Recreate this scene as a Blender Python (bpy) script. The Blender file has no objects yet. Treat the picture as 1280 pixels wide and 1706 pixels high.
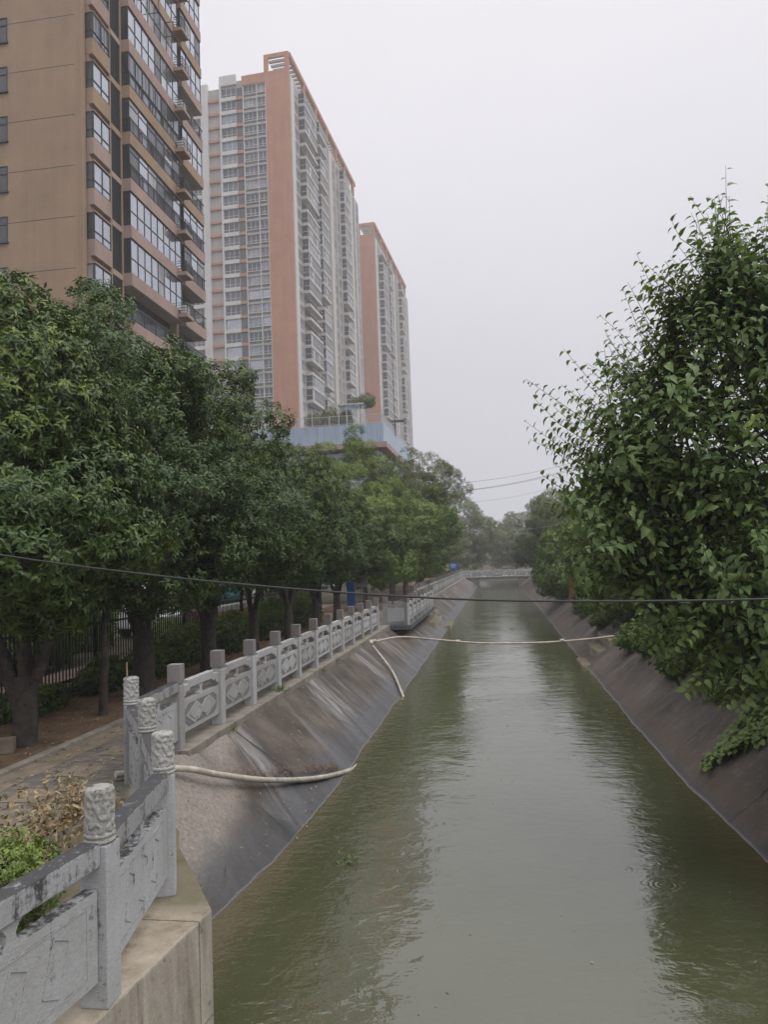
import bpy, bmesh, math, random
import numpy as np
from mathutils import Matrix, Vector
random.seed(7)
RNG = np.random.default_rng(11)
C = bpy.context.scene.collection
sc = bpy.context.scene
PI = math.pi
R = math.radians

# ------------------------------------------------------------------ camera
cam = bpy.data.cameras.new('camera')
cam.sensor_fit = 'VERTICAL'; cam.sensor_height = 36.0; cam.lens = 1250 / 1706 * 36
cam.clip_start = 0.1; cam.clip_end = 3000
co = bpy.data.objects.new('camera', cam); C.objects.link(co)
_M = ((0.98803302, 0.04535496, -0.14742344), (0.1500032, -0.06000128, 0.98686315), (-0.03591354, 0.99716738, 0.06608663))
co.matrix_world = Matrix(((_M[0][0], _M[0][1], -_M[0][2], 0), (_M[1][0], _M[1][1], -_M[1][2], 0), (_M[2][0], _M[2][1], -_M[2][2], 3.6), (0, 0, 0, 1)))
sc.camera = co

# ------------------------------------------------------------------ sky, sun, exposure
w = bpy.data.worlds.new('World'); sc.world = w; w.use_nodes = True
nt = w.node_tree; nt.nodes.clear()
SUN_EL, SUN_ROT = R(60), R(108)
def N(tree, t, **kw):
    n = tree.nodes.new(t)
    for k, v in kw.items(): setattr(n, k, v)
    return n
def setin(n, **kw):
    for k, v in kw.items(): n.inputs[k.replace('_', ' ')].default_value = v
sky = N(nt, 'ShaderNodeTexSky', sky_type='NISHITA', sun_disc=False, sun_elevation=SUN_EL, sun_rotation=SUN_ROT)
sky.dust_density = 6.0; sky.air_density = 1.5
hs = N(nt, 'ShaderNodeHueSaturation'); hs.inputs['Saturation'].default_value = 0.15
nt.links.new(sky.outputs[0], hs.inputs['Color'])
tc = N(nt, 'ShaderNodeTexCoord'); sx = N(nt, 'ShaderNodeSeparateXYZ')
nt.links.new(tc.outputs['Generated'], sx.inputs[0])
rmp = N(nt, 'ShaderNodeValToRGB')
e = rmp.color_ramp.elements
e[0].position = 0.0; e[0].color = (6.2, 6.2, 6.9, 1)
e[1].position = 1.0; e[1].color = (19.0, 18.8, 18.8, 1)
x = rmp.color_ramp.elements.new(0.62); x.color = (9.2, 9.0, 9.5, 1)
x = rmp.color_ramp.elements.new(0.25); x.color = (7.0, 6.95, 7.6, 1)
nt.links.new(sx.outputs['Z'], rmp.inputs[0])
cl = N(nt, 'ShaderNodeTexNoise'); setin(cl, Scale=1.6, Detail=3.0, Roughness=0.5)
nt.links.new(tc.outputs['Generated'], cl.inputs['Vector'])
cm = N(nt, 'ShaderNodeMapRange'); setin(cm, From_Min=0.3, From_Max=0.7, To_Min=0.95, To_Max=1.05)
nt.links.new(cl.outputs[0], cm.inputs[0])
mul = N(nt, 'ShaderNodeMix', data_type='RGBA', blend_type='MULTIPLY'); mul.inputs['Factor'].default_value = 1
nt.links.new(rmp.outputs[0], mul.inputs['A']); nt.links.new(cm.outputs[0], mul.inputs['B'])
mx = N(nt, 'ShaderNodeMix', data_type='RGBA'); mx.inputs['Factor'].default_value = 0.93     # thick cloud over the clear sky
nt.links.new(hs.outputs[0], mx.inputs['A']); nt.links.new(mul.outputs['Result'], mx.inputs['B'])
bg = N(nt, 'ShaderNodeBackground'); bg.inputs['Strength'].default_value = 0.078
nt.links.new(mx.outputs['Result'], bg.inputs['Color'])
wo = N(nt, 'ShaderNodeOutputWorld'); nt.links.new(bg.outputs[0], wo.inputs['Surface'])

sl = bpy.data.lights.new('sun', 'SUN'); sl.energy = 1.5; sl.angle = R(60); sl.color = (1, .97, .93)
so = bpy.data.objects.new('sun', sl); C.objects.link(so)
so.rotation_euler = Vector((math.sin(SUN_ROT) * math.cos(SUN_EL), math.cos(SUN_ROT) * math.cos(SUN_EL), math.sin(SUN_EL))).to_track_quat('Z', 'Y').to_euler()
sc.view_settings.view_transform = 'Standard'; sc.view_settings.look = 'None'
sc.view_settings.exposure = 0.36; sc.view_settings.gamma = 1.0
sc.cycles.use_denoising = True
sc.cycles.max_bounces = 6; sc.cycles.diffuse_bounces = 2; sc.cycles.glossy_bounces = 3
sc.cycles.transmission_bounces = 3; sc.cycles.transparent_max_bounces = 6; sc.cycles.volume_bounces = 1
sc.cycles.caustics_reflective = False; sc.cycles.caustics_refractive = False

# ------------------------------------------------------------------ materials
def newmat(name):
    m = bpy.data.materials.new(name); m.use_nodes = True
    t = m.node_tree; t.nodes.clear()
    o = N(t, 'ShaderNodeOutputMaterial'); p = N(t, 'ShaderNodeBsdfPrincipled')
    t.links.new(p.outputs[0], o.inputs['Surface'])
    return m, t, p, o
def coords(t, scale=(1, 1, 1), rot=(0, 0, 0), kind='Object'):
    c = N(t, 'ShaderNodeTexCoord'); mp = N(t, 'ShaderNodeMapping')
    mp.inputs['Scale'].default_value = scale; mp.inputs['Rotation'].default_value = rot
    t.links.new(c.outputs[kind], mp.inputs['Vector']); return mp.outputs[0]
def noise(t, vec, scale, detail=4, rough=.55, dist=0):
    n = N(t, 'ShaderNodeTexNoise'); setin(n, Scale=scale, Detail=detail, Roughness=rough, Distortion=dist)
    t.links.new(vec, n.inputs['Vector']); return n.outputs[0]
def ramp(t, fac, stops):
    r = N(t, 'ShaderNodeValToRGB'); el = r.color_ramp.elements
    while len(el) < len(stops): el.new(.5)
    for q, (p, c) in zip(el, stops): q.position = p; q.color = (*c, 1) if len(c) == 3 else c
    t.links.new(fac, r.inputs[0]); return r.outputs[0]
def mixc(t, f, a, b, mode='MIX'):
    m = N(t, 'ShaderNodeMix', data_type='RGBA', blend_type=mode)
    for s, v in (('Factor', f), ('A', a), ('B', b)):
        if isinstance(v, (float, int)): m.inputs[s].default_value = v
        elif isinstance(v, tuple): m.inputs[s].default_value = (*v, 1)
        else: t.links.new(v, m.inputs[s])
    return m.outputs['Result']
def mth(t, op, a, b=0.0):
    m = N(t, 'ShaderNodeMath', operation=op)
    for i, v in enumerate((a, b)):
        if isinstance(v, (float, int)): m.inputs[i].default_value = v
        else: t.links.new(v, m.inputs[i])
    return m.outputs[0]
def bump(t, p, h, strength=.3, dist=.02):
    b = N(t, 'ShaderNodeBump'); setin(b, Strength=strength, Distance=dist)
    t.links.new(h, b.inputs['Height']); t.links.new(b.outputs[0], p.inputs['Normal'])
def rangef(t, f, a, b, c=0., d=1.):
    m = N(t, 'ShaderNodeMapRange'); setin(m, From_Min=a, From_Max=b, To_Min=c, To_Max=d)
    t.links.new(f, m.inputs[0]); return m.outputs[0]
def g(v): return (v, v, v)

def mottled(name, a, b, scale=3, rough=.85, bs=.3, bd=.01, spec=.3, fine=40):
    m, t, p, o = newmat(name); v = coords(t)
    n1 = noise(t, v, scale, 6, .65); n2 = noise(t, v, fine, 3, .6)
    c = ramp(t, n1, [(.3, a), (.7, b)])
    c = mixc(t, .35, c, ramp(t, n2, [(.3, g(.35)), (.7, g(1.))]), 'MULTIPLY')
    t.links.new(c, p.inputs['Base Color']); setin(p, Roughness=rough); p.inputs['Specular IOR Level'].default_value = spec
    bump(t, p, n2, bs, bd); return m
def plain(name, c, rough=.6, metal=0., spec=.4, var=.15):
    m, t, p, o = newmat(name); v = coords(t); n = noise(t, v, 2.2, 5, .65)
    cc = ramp(t, n, [(.25, tuple(x * (1 - var) for x in c)), (.75, tuple(min(1, x * (1 + var)) for x in c))])
    t.links.new(cc, p.inputs['Base Color']); setin(p, Roughness=rough, Metallic=metal); p.inputs['Specular IOR Level'].default_value = spec
    return m
def granite(name, base, lichen_amt, carve=False, extra=0.):
    m, t, p, o = newmat(name); v = coords(t)
    geo = N(t, 'ShaderNodeNewGeometry'); wp = geo.outputs['Position']
    sp = noise(t, wp, 110, 3, .6); streak = noise(t, coords(t, (6, 6, 60), (.5, .6, 0)), 4, 4, .6); big = noise(t, wp, 2.3, 5, .65)
    c = ramp(t, sp, [(.3, tuple(x * .84 for x in base)), (.5, base), (.72, tuple(min(1, x * 1.14) for x in base))])
    c = mixc(t, .5, c, ramp(t, streak, [(.35, g(.55)), (.65, g(1.))]), 'MULTIPLY')
    c = mixc(t, .5, c, ramp(t, big, [(.3, (.62, .60, .54)), (.7, g(1.))]), 'MULTIPLY')
    oi = N(t, 'ShaderNodeObjectInfo'); c = mixc(t, 1.0, c, ramp(t, oi.outputs['Random'], [(0., (.74, .73, .70)), (.5, g(.95)), (1., (1.06, 1.06, 1.08))]), 'MULTIPLY')
    if lichen_amt:
        s = N(t, 'ShaderNodeSeparateXYZ'); t.links.new(geo.outputs['Normal'], s.inputs[0])
        up = rangef(t, s.outputs['Z'], -.1, .8)
        l1 = noise(t, wp, 30, 6, .75); l2 = noise(t, wp, 6, 4, .6)
        gm = N(t, 'ShaderNodeMapping'); gm.inputs['Scale'].default_value = (14, 14, 1.1); t.links.new(wp, gm.inputs['Vector']); dr = noise(t, gm.outputs[0], 1.0, 5, .7)
        l1 = mth(t, 'ADD', mth(t, 'MULTIPLY', l1, .5), mth(t, 'MULTIPLY', dr, .5)); f = mth(t, 'ADD', mth(t, 'MULTIPLY', l1, .85), mth(t, 'ADD', mth(t, 'MULTIPLY', up, .15 * lichen_amt), mth(t, 'MULTIPLY', l2, .42)))
        f = rangef(t, f, .74 - extra, .84 - extra)
        c = mixc(t, f, c, (.045, .045, .05))
        l3 = rangef(t, noise(t, wp, 30, 4, .7), .62, .7)
        c = mixc(t, mth(t, 'MULTIPLY', l3, .5 * lichen_amt), c, (.30, .30, .20))
    t.links.new(c, p.inputs['Base Color']); setin(p, Roughness=.8)
    h = sp
    if carve:
        vo = N(t, 'ShaderNodeTexVoronoi', feature='DISTANCE_TO_EDGE'); setin(vo, Scale=42.0)
        nn = N(t, 'ShaderNodeTexNoise'); setin(nn, Scale=14.0, Detail=2.0); t.links.new(wp, nn.inputs['Vector'])
        vv = mixc(t, .12, wp, nn.outputs['Color']); t.links.new(vv, vo.inputs['Vector'])
        ed = rangef(t, vo.outputs['Distance'], 0., .06)
        c2 = mixc(t, mth(t, 'MULTIPLY', mth(t, 'SUBTRACT', 1.0, ed), .38), c, (.12, .12, .12))
        t.links.new(c2, p.inputs['Base Color'])
        bump(t, p, ed, .5, .006)
    else: bump(t, p, h, .25, .004)
    return m

M = {}
M['granite'] = granite('grey granite', (.50, .505, .52), 0)
M['granite_worn'] = granite('weathered grey granite', (.50, .51, .53), 1.0, False, .02)
M['granite_rail'] = granite('lichen covered rail granite', (.47, .48, .51), 1.3, False, .075)
M['granite_carved'] = granite('carved weathered granite', (.52, .52, .50), .8, True)
M['granite_dark'] = mottled('incised dark granite', (.17, .17, .175), (.26, .26, .265), 6)
M['granite_cap'] = granite('grey post cap granite', (.27, .255, .25), .35)
M['kerb'] = mottled('kerb concrete', (.17, .155, .13), (.33, .30, .26), 4, bs=.5)
M['tan_concrete'] = None

def concrete_bank():
    m, t, p, o = newmat('stained canal concrete'); c = N(t, 'ShaderNodeTexCoord'); ob = c.outputs['Object']
    s = N(t, 'ShaderNodeSeparateXYZ'); t.links.new(ob, s.inputs[0])
    Y, Z = s.outputs['Y'], s.outputs['Z']
    cb = N(t, 'ShaderNodeCombineXYZ')                      # streaks running down and a little along the slope
    t.links.new(mth(t, 'ADD', mth(t, 'MULTIPLY', Y, 1.0), mth(t, 'MULTIPLY', Z, -.75)), cb.inputs[0]); t.links.new(mth(t, 'MULTIPLY', Z, .28), cb.inputs[1])
    st = noise(t, cb.outputs[0], 1.5, 7, .68, .9)
    st2 = noise(t, cb.outputs[0], .55, 3, .5)
    big = noise(t, ob, .9, 6, .6); fine = noise(t, ob, 22, 5, .7)
    col = ramp(t, big, [(.3, (.032, .025, .020)), (.5, (.088, .069, .055)), (.72, (.165, .135, .112))])
    pale = mth(t, 'MULTIPLY', rangef(t, st, .47, .60), rangef(t, mth(t, 'ADD', st2, rangef(t, Y, 20., 60., 0., .08)), .50, .60))  # pale stains; the increase with distance paints sky reflection on wet concrete
    col = mixc(t, mth(t, 'MULTIPLY', pale, .85), col, (.31, .30, .30))
    dk = rangef(t, noise(t, cb.outputs[0], 1.7, 5, .7), .5, .64)
    col = mixc(t, mth(t, 'MULTIPLY', dk, .7), col, (.035, .032, .030))
    near = rangef(t, mth(t, 'ADD', mth(t, 'MULTIPLY', Z, -3.4), mth(t, 'ADD', Y, mth(t, 'MULTIPLY', big, 2.4))), 9.3, 8.5)   # paler render patch at the near end
    col = mixc(t, mth(t, 'MULTIPLY', near, .9), col, ramp(t, fine, [(.3, (.19, .165, .14)), (.7, (.34, .305, .27))]))
    yy = mth(t, 'ADD', Y, mth(t, 'MULTIPLY', big, .35)); fr = mth(t, 'ABSOLUTE', mth(t, 'SUBTRACT', mth(t, 'FRACT', mth(t, 'DIVIDE', yy, 4.6)), .5))
    jn = rangef(t, fr, .0075, .0035); col = mixc(t, mth(t, 'MULTIPLY', jn, .85), col, (.015, .014, .013))
    vc = N(t, 'ShaderNodeTexVoronoi', feature='DISTANCE_TO_EDGE'); setin(vc, Scale=.55); t.links.new(mixc(t, .18, ob, N(t, 'ShaderNodeTexNoise').outputs['Color']), vc.inputs['Vector'])
    ck = mth(t, 'MULTIPLY', rangef(t, vc.outputs['Distance'], .010, .003), rangef(t, st2, .5, .56)); col = mixc(t, mth(t, 'MULTIPLY', ck, .7), col, (.02, .018, .016))
    wet = rangef(t, mth(t, 'ADD', Z, mth(t, 'MULTIPLY', st, -.5)), .22, -.02)
    wetc = ramp(t, st, [(.35, (.025, .025, .027)), (.65, (.075, .078, .085))])
    col = mixc(t, mth(t, 'MULTIPLY', wet, .8), col, wetc)
    col = mixc(t, .35, col, ramp(t, fine, [(.3, g(.5)), (.7, g(1.0))]), 'MULTIPLY')
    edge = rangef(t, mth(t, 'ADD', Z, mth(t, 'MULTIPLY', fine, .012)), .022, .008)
    col = mixc(t, mth(t, 'MULTIPLY', edge, .5), col, (.26, .265, .28))  # thin pale strip at the waterline: bright glint of the meniscus, painted on
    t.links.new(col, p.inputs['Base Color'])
    t.links.new(rangef(t, wet, 0, 1, .72, .35), p.inputs['Roughness'])
    hh = mth(t, 'ADD', mth(t, 'MULTIPLY', fine, .6), mth(t, 'MULTIPLY', st, 1.1)); bump(t, p, hh, .45, .03)
    return m
M['bank'] = concrete_bank()

def right_bank():
    m, t, p, o = newmat('brown canal concrete'); c = N(t, 'ShaderNodeTexCoord'); ob = c.outputs['Object']
    s = N(t, 'ShaderNodeSeparateXYZ'); t.links.new(ob, s.inputs[0]); Y, Z = s.outputs['Y'], s.outputs['Z']
    cb = N(t, 'ShaderNodeCombineXYZ'); t.links.new(Y, cb.inputs[0]); t.links.new(mth(t, 'MULTIPLY', Z, .3), cb.inputs[1])
    st = noise(t, cb.outputs[0], 2.2, 6, .7, .3); big = noise(t, ob, .8, 6, .65); fine = noise(t, ob, 24, 5, .7)
    col = ramp(t, big, [(.3, (.055, .046, .040)), (.55, (.115, .096, .083)), (.8, (.19, .165, .145))])
    pl = mth(t, 'MULTIPLY', rangef(t, st, .52, .64), rangef(t, Y, 13., 19.)); col = mixc(t, mth(t, 'MULTIPLY', pl, .6), col, (.17, .17, .18))
    mud = mth(t, 'MULTIPLY', rangef(t, noise(t, ob, 2.5, 6, .75), .5, .6), rangef(t, mth(t, 'ADD', Y, mth(t, 'MULTIPLY', Z, 4.)), 12.2, 10.5))
    col = mixc(t, mud, col, (.19, .135, .095))
    yy = mth(t, 'ADD', Y, mth(t, 'MULTIPLY', big, .35)); fr = mth(t, 'ABSOLUTE', mth(t, 'SUBTRACT', mth(t, 'FRACT', mth(t, 'DIVIDE', yy, 3.1)), .5))
    col = mixc(t, mth(t, 'MULTIPLY', rangef(t, fr, .010, .003), .75), col, (.015, .014, .013))
    dirt = rangef(t, noise(t, ob, 5, 6, .75), .52, .62); col = mixc(t, mth(t, 'MULTIPLY', dirt, .45), col, (.20, .165, .135))
    band = mth(t, 'MULTIPLY', rangef(t, mth(t, 'ADD', Z, mth(t, 'MULTIPLY', big, .2)), .46, .36), rangef(t, Z, .05, .2))
    col = mixc(t, mth(t, 'MULTIPLY', band, .55), col, (.125, .090, .068))
    wet = rangef(t, Z, .16, .04); col = mixc(t, mth(t, 'MULTIPLY', wet, .7), col, (.06, .055, .055))
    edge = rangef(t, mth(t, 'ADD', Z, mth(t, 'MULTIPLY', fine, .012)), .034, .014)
    col = mixc(t, mth(t, 'MULTIPLY', edge, .5), col, (.34, .35, .37))  # bright line where water meets the bank, put into the colour
    col = mixc(t, .35, col, ramp(t, fine, [(.3, g(.5)), (.7, g(1.0))]), 'MULTIPLY')
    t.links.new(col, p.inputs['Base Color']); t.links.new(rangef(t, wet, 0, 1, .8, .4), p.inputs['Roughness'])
    bump(t, p, mth(t, 'ADD', fine, st), .45, .025); return m
M['bank_right'] = right_bank()

def abutment_mat():
    m, t, p, o = newmat('stained tan concrete'); ob = coords(t); geo = N(t, 'ShaderNodeNewGeometry')
    s = N(t, 'ShaderNodeSeparateXYZ'); t.links.new(geo.outputs['Normal'], s.inputs[0])
    up = rangef(t, s.outputs['Z'], .4, .7)
    fine = noise(t, ob, 30, 5, .7); big = noise(t, ob, 1.8, 6, .65)
    top = ramp(t, big, [(.34, (.12, .10, .065)), (.47, (.31, .265, .20)), (.66, (.46, .41, .335))])
    run = noise(t, coords(t, (2.4, 2.4, .35)), 1.5, 7, .72, .8); run = mth(t, 'ADD', mth(t, 'MULTIPLY', run, .65), mth(t, 'MULTIPLY', big, .35))
    side = ramp(t, run, [(.34, (.11, .095, .08)), (.46, (.30, .265, .22)), (.64, (.50, .455, .385))])
    c = mixc(t, up, side, top); c = mixc(t, .3, c, ramp(t, fine, [(.3, g(.5)), (.7, g(1.))]), 'MULTIPLY')
    spot = rangef(t, noise(t, ob, 9, 3, .5), .66, .72); c = mixc(t, mth(t, 'MULTIPLY', spot, .6), c, (.10, .08, .06))
    so_ = N(t, 'ShaderNodeSeparateXYZ'); t.links.new(ob, so_.inputs[0])
    j = mth(t, 'ABSOLUTE', mth(t, 'SUBTRACT', mth(t, 'ADD', so_.outputs['Y'], mth(t, 'MULTIPLY', fine, .02)), 5.18)); j = rangef(t, j, .009, .003); c = mixc(t, mth(t, 'MULTIPLY', j, .8), c, (.03, .026, .02))
    j = mth(t, 'ABSOLUTE', mth(t, 'SUBTRACT', mth(t, 'ADD', so_.outputs['Z'], mth(t, 'MULTIPLY', fine, .03)), .42)); j = mth(t, 'MULTIPLY', rangef(t, j, .010, .004), mth(t, 'SUBTRACT', 1.0, up)); c = mixc(t, mth(t, 'MULTIPLY', j, .6), c, (.06, .05, .04))
    mo = mth(t, 'MULTIPLY', rangef(t, mth(t, 'ADD', so_.outputs['Y'], big), 5.75, 6.0), up); c = mixc(t, mth(t, 'MULTIPLY', mo, .75), c, (.10, .088, .045))
    t.links.new(c, p.inputs['Base Color']); setin(p, Roughness=.85); bump(t, p, mth(t, 'ADD', fine, big), .5, .014); return m
M['tan_concrete'] = abutment_mat()

def water_mat():
    m, t, p, o = newmat('murky green water'); c = N(t, 'ShaderNodeTexCoord'); ob = c.outputs['Object']
    s = N(t, 'ShaderNodeSeparateXYZ'); t.links.new(ob, s.inputs[0]); X, Y = s.outputs['X'], s.outputs['Y']
    big = noise(t, ob, .5, 4, .55)
    col = ramp(t, big, [(.3, (.064, .068, .034)), (.7, (.082, .086, .048))])
    ed = noise(t, ob, 1.3, 4, .6)
    l = mth(t, 'ADD', mth(t, 'MULTIPLY', X, -1.0), mth(t, 'MULTIPLY', ed, .25)); l = rangef(t, l, 2.58, 2.95)
    r = mth(t, 'ADD', X, mth(t, 'MULTIPLY', ed, .25)); r = rangef(t, r, 2.5, 2.95)
    col = mixc(t, mth(t, 'MULTIPLY', mth(t, 'MAXIMUM', l, r), .75), col, (.115, .088, .046))
    t.links.new(col, p.inputs['Base Color']); setin(p, Roughness=.035, IOR=1.75)
    p.inputs['Specular IOR Level'].default_value = .85
    # current: ripples broken into calm and rough patches
    mp = N(t, 'ShaderNodeMapping'); mp.inputs['Scale'].default_value = (1.0, 1.35, 1); t.links.new(ob, mp.inputs['Vector'])
    r1 = noise(t, mp.outputs[0], 1.6, 3, .5, .6); r2 = noise(t, mp.outputs[0], 5.0, 3, .55, .8); r3 = noise(t, mp.outputs[0], 17., 2, .5, .3)
    patch = rangef(t, noise(t, ob, .42, 3, .6, .5), .40, .66)
    side = mth(t, 'ADD', mth(t, 'ABSOLUTE', X), mth(t, 'MULTIPLY', noise(t, ob, .9, 3, .6), 1.2)); patch = mth(t, 'MAXIMUM', patch, rangef(t, side, 1.7, 2.5))
    h = mth(t, 'ADD', mth(t, 'MULTIPLY', r1, .6), mth(t, 'MULTIPLY', mth(t, 'ADD', mth(t, 'MULTIPLY', r2, .48), mth(t, 'MULTIPLY', r3, .11)), mth(t, 'ADD', mth(t, 'MULTIPLY', patch, .85), .15)))
    # rings where raindrops have just landed
    for (rx, ry, rad) in ((1.27, 9.1, .17), (1.62, 8.72, .22), (1.44, 8.75, .12), (.9, 10.2, .15), (-1.9, 11.3, .13), (-1.75, 9.0, .1)):
        vs = N(t, 'ShaderNodeVectorMath', operation='DISTANCE'); t.links.new(ob, vs.inputs[0]); vs.inputs[1].default_value = (rx, ry, 0)
        d = vs.outputs['Value']
        wv = mth(t, 'MULTIPLY', mth(t, 'SINE', mth(t, 'MULTIPLY', d, 110.)), rangef(t, d, rad, rad * .5))
        h = mth(t, 'ADD', h, mth(t, 'MULTIPLY', wv, .035))
    bump(t, p, h, .19, .09)
    return m
M['water'] = water_mat()

M['soil'] = mottled('brown soil', (.085, .055, .035), (.20, .135, .085), 2.5, .95, .6, .03, fine=18)
M['ground'] = mottled('bare earth', (.045, .042, .028), (.10, .085, .055), .8, .95, .4, .03)
def path_mat():
    m, t, p, o = newmat('grey brick paving'); ob = coords(t)
    br = N(t, 'ShaderNodeTexBrick'); t.links.new(ob, br.inputs['Vector'])
    br.inputs['Color1'].default_value = (.125, .112, .098, 1); br.inputs['Color2'].default_value = (.21, .185, .155, 1); br.inputs['Mortar'].default_value = (.05, .045, .04, 1)
    setin(br, Scale=5.0, Mortar_Size=.012, Brick_Width=.8, Row_Height=.4)
    n = noise(t, ob, 3, 6, .7); c = mixc(t, .6, br.outputs['Color'], ramp(t, n, [(.3, g(.42)), (.7, g(1.))]), 'MULTIPLY')
    t.links.new(c, p.inputs['Base Color']); setin(p, Roughness=.8); bump(t, p, br.outputs['Fac'], -.3, .01); return m
M['path'] = path_mat()
M['tan_tile'] = mottled('tan paving slab', (.15, .12, .09), (.27, .225, .175), 4)
M['pipe'] = mottled('dirty cream plastic pipe', (.36, .32, .26), (.60, .56, .49), 3.5, .5, .1, .002, .4, 14)
M['cable'] = plain('black cable', (.03, .03, .033), .5)
M['wire'] = plain('grey wire', (.22, .22, .24), .6)
M['iron'] = plain('black iron', (.012, .013, .016), .5)
M['bark'] = mottled('grey brown bark', (.035, .03, .025), (.10, .088, .075), 8, .9, .8, .02, fine=30)
M['bark_pale'] = mottled('pale bark', (.10, .09, .075), (.22, .20, .17), 8, .9, .6, .02, fine=30)
M['slab_grey'] = plain('dark grey slab edge', (.085, .092, .105), .6, var=.25)

def leaf_mat(name, dark, light, young, rough=.38, trans=.22, spec=.5):
    m, t, p, o = newmat(name)
    a = N(t, 'ShaderNodeAttribute', attribute_name='tint'); s = N(t, 'ShaderNodeSeparateColor'); t.links.new(a.outputs['Color'], s.inputs[0])
    c = mixc(t, s.outputs['Red'], dark, light); c = mixc(t, s.outputs['Green'], c, young)
    oi = N(t, 'ShaderNodeObjectInfo'); c = mixc(t, 1.0, c, ramp(t, oi.outputs['Random'], [(0., (.66, .78, .82)), (.5, (1., 1., 1.)), (1., (1.35, 1.18, .8))]), 'MULTIPLY')
    geo = N(t, 'ShaderNodeNewGeometry'); c = mixc(t, mth(t, 'MULTIPLY', geo.outputs['Backfacing'], .45), c, tuple(x * 1.25 + .02 for x in light))
    t.links.new(c, p.inputs['Base Color']); setin(p, Roughness=rough); p.inputs['Specular IOR Level'].default_value = spec
    tr = N(t, 'ShaderNodeBsdfTranslucent'); t.links.new(mixc(t, .5, c, (.10, .16, .02)), tr.inputs['Color'])
    ms = N(t, 'ShaderNodeMixShader'); ms.inputs[0].default_value = trans
    t.links.new(p.outputs[0], ms.inputs[1]); t.links.new(tr.outputs[0], ms.inputs[2]); t.links.new(ms.outputs[0], o.inputs['Surface'])
    return m
M['leaf_dark'] = leaf_mat('osmanthus leaf', (.006, .017, .003), (.043, .088, .011), (.17, .235, .014), .36, .14, .36)
M['leaf_mulberry'] = leaf_mat('broad green leaf', (.024, .062, .016), (.165, .25, .07), (.36, .40, .03), .40, .40, .45)
M['leaf_bright'] = leaf_mat('bright green leaf', (.03, .065, .012), (.10, .17, .028), (.24, .29, .035), .5)
M['leaf_soft'] = leaf_mat('soft green leaf', (.04, .065, .022), (.12, .16, .055), (.13, .15, .05), .55)
M['leaf_grey'] = leaf_mat('grey green leaf', (.075, .10, .045), (.18, .21, .11), (.22, .23, .10), .6)
M['leaf_dead'] = leaf_mat('dry leaf', (.12, .09, .05), (.34, .28, .175), (.20, .10, .06), .7, .15, .2)
M['leaf_brown'] = leaf_mat('brown twig leaf', (.06, .045, .03), (.13, .10, .07), (.2, .09, .04), .7)
M['leaf_rust'] = leaf_mat('rusty wet leaf', (.07, .035, .02), (.17, .10, .06), (.25, .15, .08), .6)
M['flower_red'] = leaf_mat('dull red leaf', (.08, .03, .03), (.16, .06, .06), (.2, .05, .05), .6)

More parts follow.
